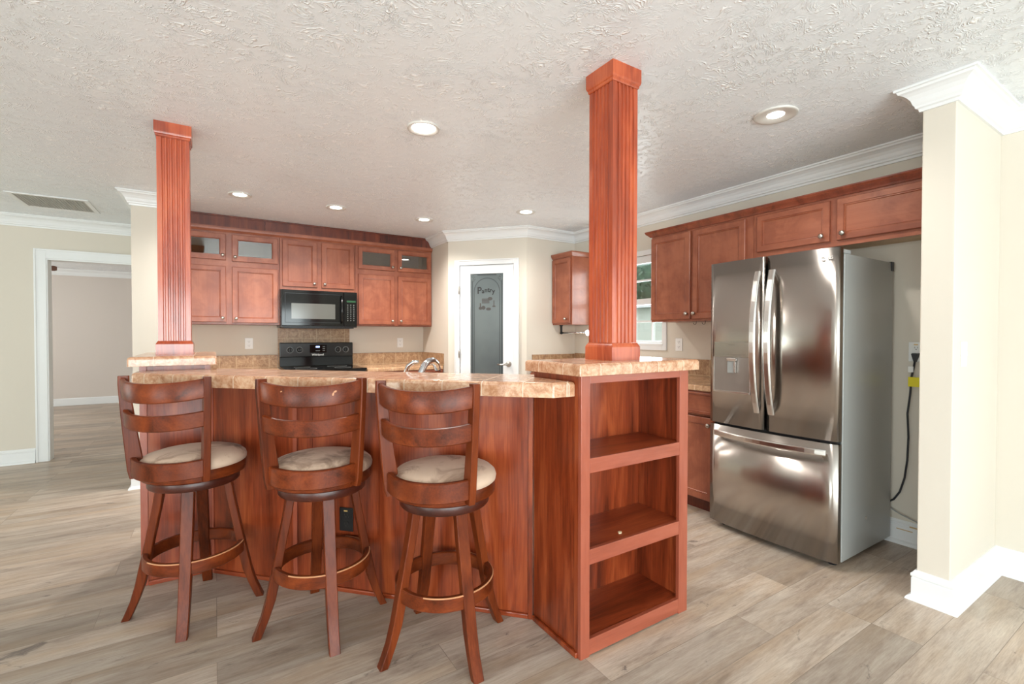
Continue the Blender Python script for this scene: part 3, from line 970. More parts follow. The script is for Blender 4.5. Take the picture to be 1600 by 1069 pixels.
base_unit('base_cabinet', 'red-brown base cabinet run under the window counter, partly behind the open bookcase', (2.93, 4.235, 0), RZ, 4.235 - 1.985, XR - 2.93 - .002, 5)
base_unit('base_cabinet', 'red-brown base cabinet left of the cooking range, behind the breakfast bar', (-.355, 5.06, 0), 0, .935, YK - 5.06 - .002, 2)
base_unit('base_cabinet', 'red-brown base cabinet right of the cooking range, beside the pantry door', (1.372, 5.06, 0), 0, .875, YK - 5.06 - .002, 2)
o = MB().box(0, 4.235 - 1.985, -.018, XR - 2.93 - .002, .873, .914).build('countertop', 'granite_low', bevel=.008, loc=(2.93, 4.235, 0), rz=RZ)
tag(o, 'beige tiled countertop under the kitchen window, running to the refrigerator', 'countertop')
o = MB().box(0, .935, -.018, YK - 5.06 - .002, .873, .914).build('countertop', 'granite_low', bevel=.008, loc=(-.355, 5.06, 0))
tag(o, 'beige tiled countertop left of the cooking range', 'countertop')
o = MB().box(0, .875, -.018, YK - 5.06 - .002, .873, .914).build('countertop', 'granite_low', bevel=.008, loc=(1.372, 5.06, 0))
tag(o, 'beige tiled countertop right of the cooking range, ending at the pantry wall', 'countertop')

# backsplashes
def splash(label, x0, x1, z0, z1, loc, rz=0):
    o_ = MB().box(x0, x1, -.010, -.0005, z0, z1).build('backsplash', 'splash', loc=loc, rz=rz)
    return tag(o_, label, 'backsplash')


splash('low brown tile backsplash left of the cooking range', 0, .933, .9145, 1.055, (-.355, YK, 0))
splash('tall brown tile backsplash between cooking range and microwave', 0, .756, .9145, 1.345, (.582, YK, 0))
splash('low brown tile backsplash right of the cooking range', 0, .906, .9145, 1.055, (1.342, YK, 0))
splash('short brown tile backsplash on the side wall next to the pantry door', 0, .635, .9145, 1.055, (2.255, YK - .012, 0), RZ)
splash('low brown tile backsplash on the pantry wall behind the thick column', 0, .592, .9145, 1.055, (2.94, 4.24, 0))
splash('low brown tile backsplash on the window wall beside the refrigerator', 0, 2.235, .9145, 1.062, (XR, 4.228, 0), RZ)


# outlets
def outlet(label, loc, rz, mat='white_plastic', group=None):
    t_ = thing('electrical_outlet', label, 'outlet', loc, rz)
    MB().box(-.037, .037, -.006, 0, -.058, .058).build('cover_plate', mat, t_, bevel=.002)
    for k, zz in enumerate((-.022, .022)):
        r_ = MB().lathe([(.017, 0), (.017, .002)], (0, -.006, zz), 'y', 20).build('receptacle', mat, t_)
        MB().box(-.008, -.006, -.0088, -.0078, zz - .001, zz + .008).box(.006, .008, -.0088, -.0078, zz - .001, zz + .008).lathe([(.0028, 0), (.0028, .001)], (0, -.0078, zz - .008), 'y', 10).build('slot', 'slot', r_)
    return t_


outlet('white outlet on the back wall left of the cooking range', (.309, YK, 1.178), 0)
outlet('white outlet on the back wall right of the cooking range', (1.951, YK, 1.174), 0)
outlet('white outlet on the window wall left of the refrigerator', (XR, 2.782, 1.185), RZ)
fo = outlet('white outlet behind the refrigerator with a black plug in its lower socket', (XR, 1.083, 1.172), RZ)
# light switch on the stub wall
t = thing('light_switch', 'white light switch on the narrow wall beside the refrigerator niche', 'switch', (2.978, .737, 1.182), 0)
MB().box(-.037, .037, -.006, 0, -.058, .058).build('cover_plate', 'white_plastic', t, bevel=.002)
MB().box(-.006, .006, -.015, -.006, -.006, .012).build('toggle', 'white_plastic', t)

# ================================================================== APPLIANCES
t = thing('microwave', 'black over-the-range microwave under the middle wall cabinet', 'microwave', (.574, 5.30, 1.352))
MB().box(0, .760, .02, .386, 0, .385).build('body', 'black', t, bevel=.003)
dr = MB().box(.004, .612, -.012, .019, .012, .383).build('door', 'black_gloss', t, bevel=.006)
M['mw_window'] = plain('smoked_window', (.10, .10, .09, 1), .12, 0, .6)
MB().box(.095, .525, -.0135, -.0125, .085, .245).build('window', 'mw_window', dr)
MB().box(.04, .575, -.0128, -.0122, .345, .349).box(.04, .575, -.0128, -.0122, .045, .049).box(.036, .040, -.0128, -.0122, .045, .349).build('door_trim', 'black_metal', dr)
MB().tube([(.588, -.012, .05), (.588, -.040, .07), (.588, -.045, .19), (.588, -.040, .31), (.588, -.012, .33)], .011, 12).build('handle', 'black_gloss', dr)
cp = MB().box(.615, .756, -.012, .019, .012, .383).build('control_panel', 'black_gloss', t, bevel=.006)
MB().box(.645, .738, -.0135, -.0125, .272, .292).build('display', 'green_led', cp)
mb = MB()
for r_ in range(9):
    for c_ in range(3):
        mb.box(.650 + c_ * .032, .660 + c_ * .032, -.0132, -.0124, .072 + r_ * .021, .077 + r_ * .021)
mb.build('keypad_markings', 'grey_plastic', cp)
MB().box(.03, .73, .04, .37, -.012, -.0005).build('vent_base', 'black_metal', t)

t = thing('cooking_range', 'black electric range with knobs and clock on its back panel, against the back wall', 'stove', (.593, 5.02, 0))
RW = .766
MB().box(0, RW, .03, .655, .02, .905).build('body', 'black', t, bevel=.003)
MB().box(-.001, RW + .001, -.01, .60, .906, .925).build('cooktop', 'black_gloss', t, bevel=.005)
for bx_, by_, br_ in ((.20, .17, .10), (.56, .17, .08), (.20, .44, .08), (.56, .44, .10)):
    MB().lathe([(br_ - .003, .9253), (br_, .9257), (br_ + .003, .9253)], (bx_, by_, 0), n=32, cap=False).build('burner_ring', 'grey_plastic', t)
# back guard: lower glossy riser and leaning control panel
MB().loft([[(0, .585, .926), (0, .655, .926), (0, .655, 1.185), (0, .605, 1.185), (0, .598, 1.03), (0, .60, 1.025)],
           [(RW, .585, .926), (RW, .655, .926), (RW, .655, 1.185), (RW, .605, 1.185), (RW, .598, 1.03), (RW, .60, 1.025)]]).build('back_guard', 'black_gloss', t, bevel=.004)
M['range_panel'] = plain('range_panel_charcoal', (.020, .018, .017, 1), .25, 0, .3)
cp = MB().box(.002, RW - .002, .582, .602, 1.028, 1.182).build('control_panel', 'range_panel', t, bevel=.006)
for kx in (.10, .195, .60, .685):
    k_ = MB().lathe([(.027, 0), (.027, .004), (.022, .006), (.020, .022), (.017, .024)], (kx, .582, 1.105), 'y', 24).build('knob', 'black', cp)
    MB().box(kx - .003, kx + .003, .550, .556, 1.090, 1.123).build('pointer', 'black_gloss', k_)
    MB().lathe([(.029, .0), (.031, .0012), (.033, .0)], (kx, .5818, 1.105), 'y', 28, cap=False).build('dial_ring', 'grey_plastic', k_)
MB().box(.30, .475, .5805, .5817, 1.072, 1.160).build('display_window', 'black_gloss', cp)
MB().box(.362, .402, .5795, .5803, 1.130, 1.145).build('clock', 'lcd', cp)
mb = MB().box(.36, .405, .5797, .5803, 1.090, 1.096)
for k in range(3):
    for j in range(2): mb.box(.435 + .014 * j, .443 + .014 * j, .5797, .5803, 1.09 + .022 * k, 1.10 + .022 * k)
mb.build('button_print', 'grey_plastic', cp)
text_mesh('brand_lettering', 'Whirlpool', .030, 'logo', cp, (.383, .5812, 1.050), (PI / 2, 0, 0), ext=.0004, bold=.0006)
MB().box(.05, RW - .05, .0, .03, .18, .80).build('oven_door', 'black_gloss', t, bevel=.004)
MB().tube([(.08, 0, .76), (.08, -.045, .76), (.68, -.045, .76), (.68, 0, .76)], .011, 10).build('oven_handle', 'black', t)

# refrigerator
FX, FY0, FY1 = 2.80, 1.185, 1.955
t = thing('refrigerator', 'stainless steel french door refrigerator with bottom freezer in the niche by the stub wall', 'refrigerator', (FX, FY1, 0), RZ)
FW_ = FY1 - FY0
body = MB().box(.002, FW_ - .002, .068, .700, .035, 1.712)
body.build('cabinet_body', 'steel_side', t, bevel=.004)
MB().box(.012, FW_ - .012, .050, .068, .05, 1.71).build('door_gasket', 'rubber', t)


def curved_door(x0, x1, z0, z1, xc, half, bulge, name, extra_round=True):
    """door front bowed outward; section in (x,y), extruded in z"""
    n = 18
    pts = []
    for i in range(n + 1):
        x = x0 + (x1 - x0) * i / n
        u = (x - xc) / half
        y = .010 - bulge * (1 - u * u)
        if i in (0, n): y += .006
        pts.append((x, y))
    pts += [(x1, .048), (x0, .048)]
    m_ = MB().prism(pts, z0, z1)
    for i in range(len(m_.f)):
        if i >= 2 and i - 2 < n: m_.sm[i] = True
    return m_.build(name, 'steel', t)


hc = FW_ / 2
dl = curved_door(0, hc - .007, .698, 1.742, hc, hc, .022, 'door')
drr = curved_door(hc + .007, FW_, .698, 1.742, hc, hc, .022, 'door')
fz = curved_door(0, FW_, .040, .682, hc, hc, .022, 'freezer_drawer')


def bow_handle(parent, pts, wd, th, name='handle'):
    m_ = MB(); rings = []
    P_ = [Vector(p) for p in pts]
    for i, p in enumerate(P_):
        d = (P_[min(i + 1, len(P_) - 1)] - P_[max(i - 1, 0)]).normalized()
        side = Vector(wd).normalized(); nrm = d.cross(side).normalized()
        a_, b_ = Vector(wd) / 2, nrm * th / 2
        rings.append([p - a_ - b_ * .4, p - a_ * .6 - b_, p + a_ * .6 - b_, p + a_ - b_ * .4, p + a_ + b_ * .6, p + a_ * .6 + b_, p - a_ * .6 + b_, p - a_ + b_ * .6])
    m_.loft(rings, smooth=False)
    return m_.build(name, 'steel_bright', parent, bevel=.002)


for s_, par in ((-1, dl), (1, drr)):
    xx = hc + s_ * .044
    pts = []
    for k in range(15):
        u = k / 14
        z = .800 + u * .855
        pts.append((xx, -.022 - .060 * math.sin(PI * u) ** .8, z))
    h_ = bow_handle(par, pts, (.040, 0, 0), .017)
    MB().box(xx - .011, xx + .011, -.028, -.006, .802, .835).box(xx - .011, xx + .011, -.028, -.006, 1.62, 1.652).build('handle_mount', 'steel_bright', h_)
pts = [(.058 + .665 * k / 14, -.012 - .045 * math.sin(PI * k / 14) ** .7 - .008, .634) for k in range(15)]
h_ = bow_handle(fz, pts, (0, 0, .036), .014)
MB().box(.06, .09, -.022, .004, .626, .642).box(.69, .72, -.022, .004, .626, .642).build('handle_mount', 'steel_bright', h_)
# dispenser on the left door
d0, d1 = .048, .288
dy = -.012
M['disp_panel'] = plain('dispenser_panel', srgb(156, 151, 140), .2, .7)
M['disp_in'] = plain('dispenser_recess', srgb(150, 142, 136), .3, .6)
dsp = MB().box(d0, d1, dy - .006, .01, 1.130, 1.228).build('dispenser_panel', 'disp_panel', dl, bevel=.003)
mb = MB()
for k in range(6): mb.box(d0 + .03 + .034 * k, d0 + .045 + .034 * k, dy - .0068, dy - .0061, 1.146, 1.149)
mb.box(d0 + .10, d0 + .14, dy - .0068, dy - .0061, 1.207, 1.211)
mb.build('button_print', 'ink', dsp)
mb = MB().box(d0 - .006, d0, dy - .006, .01, .902, 1.13).box(d1, d1 + .006, dy - .006, .01, .902, 1.13).box(d0, d1, dy - .010, .01, .902, .914)
rc = mb.build('dispenser_surround', 'steel_bright', dl, bevel=.001)
MB().box(d0, d1, dy - .003, .01, .914, 1.13).build('dispenser_back', 'disp_in', dl)
MB().box(.145, .212, dy - .022, dy - .004, 1.105, 1.126).build('nozzle_housing', 'steel_bright', dl, bevel=.004)
MB().box(.148, .196, dy - .016, dy - .006, 1.030, 1.103).build('lever', 'grey_plastic', dl, bevel=.003)
MB().box(.196, .206, dy - .024, dy - .006, 1.032, 1.103).build('lever_edge', 'steel_bright', dl, bevel=.002)
# round emblem and letters, upper right of the right door
ex, ez, ey = FW_ - .078, 1.688, -.0005
em = MB().lathe([(.0115, 0), (.0115, .002), (.0095, .002), (.0095, 0)], (ex, ey + .001, ez), 'y', 28, cap=False)
em.box(ex - .002, ex - .0005, ey - .001, ey, ez - .006, ez + .006).box(ex - .002, ex + .004, ey - .001, ey, ez - .006, ez - .0045).box(ex + .0, ex + .0095, ey - .001, ey, ez - .001, ez + .0005)
em.box(ex - .0065, ex - .004, ey - .001, ey, ez + .002, ez + .0045)
em.build('emblem', 'logo', drr)
text_mesh('brand_lettering', 'LG', .022, 'logo', drr, (ex + .034, ey + .0035, ez), (PI / 2, 0, 0), ext=.0008)
MB().box(FW_ - .085, FW_ - .004, .052, .145, 1.713, 1.735).box(.004, .085, .052, .145, 1.713, 1.735).build('hinge_cover', 'grey_plastic', t, bevel=.004)
MB().box(FW_ - .10, FW_ - .01, .02, .06, .684, .696).build('hinge', 'black_metal', t)
MB().box(FW_ - .012, FW_ + .0035, .665, .70, 1.66, 1.716).build('rear_bracket', 'black_metal', t, bevel=.002)
mb = MB()
for fx_ in (.06, FW_ - .06):
    for fy_ in (.10, .64): mb.lathe([(.022, 0), (.022, .034)], (fx_, fy_, 0), n=16)
mb.build('leveling_feet', 'rubber', t)
mb = MB().lathe([(.010, 0), (.010, .003)], (0, 0, 0), 'x', 30)
o = mb.build('screw', 'nickel', t, loc=(FW_ - .002, .36, .22)); o.rotation_euler.z = 0


# cord from outlet plug to the refrigerator's rear (its own parts follow the refrigerator)
def toL(x, y, z): return (FY1 - y, x - FX, z)
cord_pts = [(3.52, 1.083, 1.118), (3.515, 1.086, 1.08), (3.512, 1.096, 1.02), (3.51, 1.10, .92), (3.51, 1.112, .80), (3.51, 1.106, .66), (3.51, 1.11, .52), (3.51, 1.122, .41), (3.512, 1.145, .32), (3.512, 1.175, .265), (3.512, 1.23, .22), (3.50, 1.30, .20)]
cd_ = MB().tube([toL(*p) for p in cord_pts], .0052, 8).build('power_cord', 'rubber', t)
pl = MB()
pl.loft([[toL(3.537, 1.083 + a_, 1.150 + b_) for a_, b_ in ((-.020, .014), (.020, .014), (.014, -.010), (.004, -.040), (-.004, -.040), (-.014, -.010))],
         [toL(3.508, 1.083 + a_, 1.150 + b_) for a_, b_ in ((-.016, .010), (.016, .010), (.011, -.010), (.004, -.036), (-.004, -.036), (-.011, -.010))]])
pl.build('plug', 'rubber', cd_, bevel=.002)
MB().box(*[v_ for p in zip(toL(3.506, 1.086, 1.05), toL(3.528, 1.112, 1.085)) for v_ in p]).build('cord_clip', 'white_plastic', cd_, bevel=.002)
MB().box(*[v_ for p in zip(toL(3.500, 1.045, .965), toL(3.504, 1.108, 1.022)) for v_ in p]).build('tag', 'yellow', cd_)
MB().tube([toL(*p) for p in [(3.50, 1.32, .22), (3.505, 1.20, .215), (3.508, 1.14, .185), (3.508, 1.05, .16), (3.508, .96, .15), (3.50, .90, .165)]], .0035, 8).build('water_line', 'grey_plastic', t)
# scars on the baseboard behind the refrigerator
o = MB().box(XR - .0175, XR - .0158, 1.085, 1.165, .086, .091).box(XR - .0195, XR - .0178, .99, 1.10, .113, .121).build('paint_damage', 'bare_wood')
o.parent = bpy.data.objects['baseboard_stub']

# ================================================================== ISLAND
TZ0, TZ1 = 1.112, 1.160      # tower tops
BZ0, BZ1 = 1.030, 1.088      # bar top
# right-hand open bookcase
bx0, bx1, by0, by1 = 1.196, 1.836, 1.390, 1.712
t = thing('bookcase', 'open cherry bookcase with three empty shelves under the thick column', 'bookcase', (bx0, by0, 0))
W3, D3 = bx1 - bx0, by1 - by0
MB().box(.004, .020, .018, D3, .0, TZ0).build('side_panel', 'wood', t)
MB().box(W3 - .030, W3 - .012, .018, D3, 0, TZ0).build('side_panel', 'wood', t)
MB().box(W3 - .012, W3 - .004, .018, D3, 0, TZ0).build('outer_panel', 'wood', t)
MB().box(.021, W3 - .031, D3 - .052, D3 - .040, .05, TZ0).build('back_panel', 'wood', t)
MB().box(.021, W3 - .031, D3 - .039, D3, .0, TZ0).build('rear_infill', 'wood', t)
for z_ in (.067, .423, .783):
    MB().box(.021, W3 - .031, .019, D3 - .053, z_ - .018, z_).build('shelf', 'wood_x', t)
ff = MB()
MB().box(0, .046, 0, .018, 0, TZ0).build('stile', 'face', t, bevel=.0015)
MB().box(W3 - .058, W3, 0, .018, 0, TZ0).build('stile', 'face', t, bevel=.0015)
for z0_, z1_ in ((.006, .069), (.365, .425), (.727, .785), (1.080, TZ0)):
    MB().box(.0465, W3 - .0585, .001, .018, z0_, z1_).build('rail', 'face_x', t, bevel=.001)
MB().box(0, .0035, .018, .040, 0, TZ0).build('corner_trim', 'wood', t)
MB().box(-.010, .0035, .0185, D3 - .002, 0, .022).build('base_trim', 'wood', t, bevel=.004)
fl = MB().prism([(0, 0), (.012, -.004), (.022, .004), (.018, .012), (.006, .011)], 0, .004).build('plaster_flake', 'plaster_bit', loc=(bx0 + .255, by0 + .052, .4232))
tag(fl, 'small pale plaster flake lying on the middle shelf of the bookcase', 'debris')


def counter(name, poly, z0, z1, label, loc, rz, mat='granite', bevel=.014):
    m_ = MB().prism(poly, z0, z1)
    o_ = m_.build(name, mat, loc=loc, rz=rz)
    b = o_.modifiers.new('bevel', 'BEVEL'); b.width = bevel; b.segments = 4; b.limit_method = 'ANGLE'; b.angle_limit = math.radians(30)
    return tag(o_, label, 'countertop')


def round_top(o_, z1, w_=.014):
    """bevel weight only on the top rim"""
    b = o_.modifiers['bevel']; b.limit_method = 'WEIGHT'
    me = o_.data
    at = me.attributes.new('bevel_weight_edge', 'FLOAT', 'EDGE')
    for e in me.edges:
        za, zb = me.vertices[e.vertices[0]].co.z, me.vertices[e.vertices[1]].co.z
        vert = abs(za - zb) > .01
        at.data[e.index].value = .5 if vert else (1.0 if za > z1 - .001 else .1)
    return o_


o = counter('column_countertop', [(0, 0), (.712, 0), (.712, .377), (0, .377)], TZ0 + .0005, TZ1, 'beige tiled top on the open bookcase, carrying the thick column', (1.165, 1.360, 0), 0)
round_top(o, TZ1)

# left tower
lx0, lx1, ly0, ly1 = -.320, -.018, 2.985, 3.63
t = thing('end_cabinet', 'closed cherry end cabinet of the breakfast bar under the thin left column', 'cabinet', (lx0, ly0, 0))
W4, D4 = lx1 - lx0, ly1 - ly0
MB().box(.006, W4 - .006, .008, D4 - .004, 0, TZ0).build('carcass', 'wood', t)
MB().box(0, .030, 0, .0075, 0, TZ0).build('stile', 'face', t, bevel=.001)
MB().box(W4 - .026, W4, 0, .0075, 0, TZ0).build('stile', 'face', t, bevel=.001)
MB().box(.031, W4 - .027, -.010, .0075, 0, .022).build('base_trim', 'wood_x', t, bevel=.003)
MB().box(.04, .26, D4 - .0035, D4 + .002, .1, 1.05).build('rear_panel', 'wood', t)
mb = MB().box(-.002, .0055, .03, D4 - .03, 1.05, TZ0).box(-.002, .0055, .03, .09, 0, 1.05).box(-.002, .0055, D4 - .09, D4 - .03, 0, 1.05)
mb.build('side_frame', 'face', t)
o = counter('column_countertop', [(0, 0), (.374, 0), (.374, .72), (0, .72)], TZ0 + .0005, TZ1, 'beige tiled top on the left end cabinet, carrying the thin column', (-.364, 2.950, 0), 0)
round_top(o, TZ1)

# knee wall between the towers, 45 degrees
A_, B_ = Vector((-.014, 2.966)), Vector((1.196, 1.714))
kL = (B_ - A_).length
kang = math.atan2((B_ - A_).y, (B_ - A_).x)
t = thing('bar_knee_wall', 'angled cherry panelled wall under the breakfast bar, behind the three stools', 'panel', (A_.x, A_.y, 0), kang)
# seams found along the wall from the photograph
def s_at(x, y): return (Vector((x, y)) - A_).dot((B_ - A_).normalized())
sa, sb = s_at(.338, 2.592), s_at(.408, 2.52)
for a_, b_ in ((.012, sa - .012), (sa + .013, sb - .001), (sb + .001, kL - .022)):
    MB().box(a_, b_, .0, .012, .022, BZ0 - .002).build('panel', 'wood', t)
MB().box(.0, kL, .0125, .075, .0, BZ0 - .001).build('core', 'wood', t)
MB().box(.012, kL - .022, -.010, .011, 0, .021).build('base_trim', 'wood_x', t, bevel=.004)
for a_, b_ in ((0, .011), (sa - .011, sa + .012)):
    MB().box(a_, b_, -.006, .012, 0.0, BZ0 - .002).build('batten', 'face', t, bevel=.001)
MB().box(kL - .021, kL - .001, -.008, .012, 0.0, BZ0 - .002).build('batten', 'wood', t, bevel=.001)
so = s_at(.545, 2.385)
outlet('black outlet low on the angled knee wall, between the middle and right stools', (A_.x + math.cos(kang) * so + math.sin(kang) * .001, A_.y + math.sin(kang) * so - math.cos(kang) * .001, .362), kang, 'black')

for c_ in bpy.data.objects:
    if c_.name.startswith('electrical_outlet') and 'black' in c_['label']:
        M['brass'] = plain('brass_label', srgb(214, 178, 110), .5)
        MB().box(-.012, .008, -.0068, -.0061, .039, .046).build('sticker', 'brass', c_)
# bar top (plan polygon in world, re-expressed in a frame turned with the bar)
poly = [(-.335, 2.984), (-.335, 2.850), (-.300, 2.810), (1.088, 1.424), (1.195, 1.424), (1.195, 1.7135), (1.328, 1.7135), (-.0165, 3.058), (-.0165, 2.984)]
ca, sa_ = math.cos(-kang), math.sin(-kang)
loc_poly = [((x - A_.x) * ca - (y - A_.y) * sa_, (x - A_.x) * sa_ + (y - A_.y) * ca) for x, y in poly]
o = counter('bar_countertop', loc_poly, BZ0, BZ1, 'long angled beige tiled breakfast bar top behind the three stools', (A_.x, A_.y, 0), kang)
round_top(o, BZ1)

# sink side of the island
sx0 = .08
t = thing('sink_base_cabinet', 'cherry sink cabinet on the kitchen side of the breakfast bar', 'cabinet', (A_.x, A_.y, 0), kang)
MB().box(.10, kL - .15, .0775, .62, .10, .872).build('carcass', 'cab', t)
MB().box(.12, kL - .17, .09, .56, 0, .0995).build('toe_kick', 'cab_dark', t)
for k in range(3):
    a_ = .13 + k * .49
    MB().box(a_, a_ + .46, .6205, .64, .14, .84).build('door', 'cab', t, bevel=.003)
o = MB().box(.08, kL - .12, .0775, .655, .873, .914).build('sink_countertop', 'granite_low', loc=(A_.x, A_.y, 0), rz=kang, bevel=.006)
tag(o, 'beige tiled sink counter behind the breakfast bar top', 'countertop')
# faucet
def wz(p): return Vector(p)
fb = Vector((.875, 2.300, .9145))
def rel(*p): return tuple(Vector(p) - fb)
t = thing('faucet', 'chrome kitchen faucet with arched spout and lever rising behind the breakfast bar', 'faucet', fb)
MB().lathe([(.045, 0), (.045, .006), (.030, .012), (.026, .04), (.024, .06)], n=24).build('base', 'chrome', t)
MB().tube([rel(.878, 2.295, .965), rel(.888, 2.300, 1.03), rel(.902, 2.305, 1.078), rel(.925, 2.318, 1.112), rel(.952, 2.333, 1.130), rel(.985, 2.355, 1.133), rel(1.012, 2.372, 1.118), rel(1.028, 2.384, 1.085)], [.020, .018, .017, .0175, .018, .019, .019, .018], 14).build('spout', 'chrome', t)
MB().lathe([(.015, 0), (.015, .008)], rel(1.029, 2.385, 1.074), n=14).build('aerator', 'black_metal', t)
MB().tube([rel(.862, 2.315, .955), rel(.842, 2.345, 1.02), rel(.838, 2.362, 1.072), rel(.850, 2.352, 1.110), rel(.872, 2.330, 1.130), rel(.890, 2.312, 1.133)], [.014, .012, .012, .012, .011, .006], 12).build('lever', 'chrome', t)
# undermount basin rim
o = MB().box(.55, 1.15, .25, .60, .9145, .918).build('sink', 'steel_bright', loc=(A_.x, A_.y, 0), rz=kang, bevel=.001)
tag(o, 'steel sink set in the counter behind the breakfast bar', 'sink')


# columns
def fluted(x0, x1, z0, z1, nfl=5, dep=.006):
    """square section with flutes on all four faces"""
    w_ = x1 - x0; pts = []
    def side():
        out = [(0, 0)]
        mrg = w_ * .12; pitch_ = (w_ - 2 * mrg) / nfl
        for k in range(nfl):
            a_ = mrg + pitch_ * k
            f0, f1 = a_ + pitch_ * .22, a_ + pitch_ * .78
            mid = (f0 + f1) / 2; r_ = (f1 - f0) / 2
            out += [(f0, 0), (f0 + r_ * .15, dep * .6), (f0 + r_ * .5, dep), (f1 - r_ * .5, dep), (f1 - r_ * .15, dep * .6), (f1, 0)]
        return out
    for k in range(4):
        for u, v in side():
            if k == 0: p = (x0 + u, x0 + v)
            if k == 1: p = (x1 - v, x0 + u)
            if k == 2: p = (x1 - u, x1 - v)
            if k == 3: p = (x0 + v, x1 - u)
            pts.append(p)
    return MB().prism(pts, z0, z1)


def ring_square(prof):
    # prof: (half, z) list -> stacked square loft
    return MB().loft([[(-h_, -h_, z_), (h_, -h_, z_), (h_, h_, z_), (-h_, h_, z_)] for h_, z_ in prof])


def column(x, y, label):
    t_ = thing('column', label, 'column', (x, y, TZ1), 0, 'fluted cherry columns of the island')
    H_ = C - TZ1
    fluted(-.0745, .0745, .0765, H_ - .0825).build('shaft', 'post', t_)
    ring_square([(.0855, 0), (.0855, .058), (.082, .066), (.078, .072), (.0765, .076)]).build('base', 'post', t_)
    ring_square([(.0765, H_ - .082), (.079, H_ - .078), (.0795, H_ - .070), (.083, H_ - .066), (.085, H_ - .060), (.0858, H_ - .055), (.0858, H_)]).build('capital', 'post', t_)
    return t_


column(1.5175, 1.5525, 'thick near fluted cherry column standing on the bookcase top')
column(-.1865, 3.300, 'far left fluted cherry column standing on the end cabinet top')

# ================================================================== BAR STOOLS


def arc_band(prof, a0, a1, n, dip=0):
    """prof: closed (r,z) loop swept about z from a0 to a1"""
    full = abs(a1 - a0) > 2 * PI - .01
    rings = [[(r * math.cos(a), r * math.sin(a), z + dip * (a / a1) ** 2) for r, z in prof] for a in [a0 + (a1 - a0) * k / n for k in range(n + 1 if not full else n)]]
    m_ = MB()
    if full:
        k = len(prof); rings.append(rings[0]); m_.loft(rings, smooth=True, closed_ends=False)
    else: m_.loft(rings, smooth=True)
    return m_


def rprof(r0_, r1_, z0_, z1_, e=.004):
    return [(r0_ + e, z0_), (r1_ - e, z0_), (r1_, z0_ + e), (r1_, z1_ - e), (r1_ - e, z1_), (r0_ + e, z1_), (r0_, z1_ - e), (r0_, z0_ + e)]


def smooth_by_angle(o_, ang=40):
    me = o_.data
    me.polygons.foreach_set('use_smooth', [True] * len(me.polygons))
    try:
        me.set_sharp_from_angle(angle=math.radians(ang))
    except Exception:
        pass
    return o_


M['worn_edge'] = plain('worn_bare_edge', srgb(196, 138, 98), .5)


def make_stool():
    """back points along local +x"""
    t_ = thing('bar_stool', '', 'bar stool')
    # seat
    smooth_by_angle(arc_band([(.03, .628), (.196, .628), (.204, .634), (.206, .645), (.206, .672), (.202, .680), (.03, .680)], 0, 2 * PI, 56).build('seat_frame', 'stool_x', t_))
    prof = [(.200, .676), (.2095, .684), (.2115, .697), (.207, .712), (.190, .727), (.155, .738), (.10, .745), (.05, .748), (.001, .749)]
    smooth_by_angle(MB().lathe(prof, n=56, cap=False).build('seat_cushion', 'suede', t_), 60)
    smooth_by_angle(MB().lathe([(.09, .6275), (.178, .6275), (.181, .622), (.181, .594), (.176, .588), (.09, .588)], n=48, cap=True).build('swivel_plate', 'stool_dark', t_))
    # back posts: wide in the radial direction, tapering upward, gently bowed
    HA = math.radians(50)
    for s_ in (-1, 1):
        a = s_ * HA
        er = Vector((math.cos(a), math.sin(a), 0)); et = Vector((-math.sin(a), math.cos(a), 0))
        rings = []
        for k in range(13):
            u = k / 12
            z = .640 + u * .452
            ro = .243 + .034 * (u ** 1.2) + .004 * math.sin(PI * u)
            wd = .066 - .028 * u ** .8
            if k == 0: wd = .050; ro -= .006
            if k == 12: ro -= .003
            th = .0135
            ri = ro - wd
            e = .003
            loop = [(ri, -th + e), (ri + e, -th), (ro - e, -th), (ro, -th + e), (ro, th - e), (ro - e, th), (ri + e, th), (ri, th - e)]
            rings.append([er * r + et * v + Vector((0, 0, z)) for r, v in loop])
        smooth_by_angle(MB().loft(rings).build('back_post', 'stool', t_), 30)
    ai = HA - math.radians(2.5)
    # lower rail hugging the seat, then two ladder slats
    smooth_by_angle(arc_band(rprof(.212, .234, .652, .728), -ai, ai, 26, .008).build('back_slat', 'stool_x', t_))
    smooth_by_angle(arc_band([(.236, .868), (.250, .866), (.254, .870), (.258, .930), (.254, .933), (.240, .933)], -ai, ai, 26, .014).build('back_slat', 'stool_x', t_))
    smooth_by_angle(arc_band([(.244, .987), (.258, .985), (.262, .989), (.267, 1.062), (.263, 1.068), (.250, 1.068)], -ai, ai, 26, .017).build('back_slat', 'stool_x', t_))
    return t_


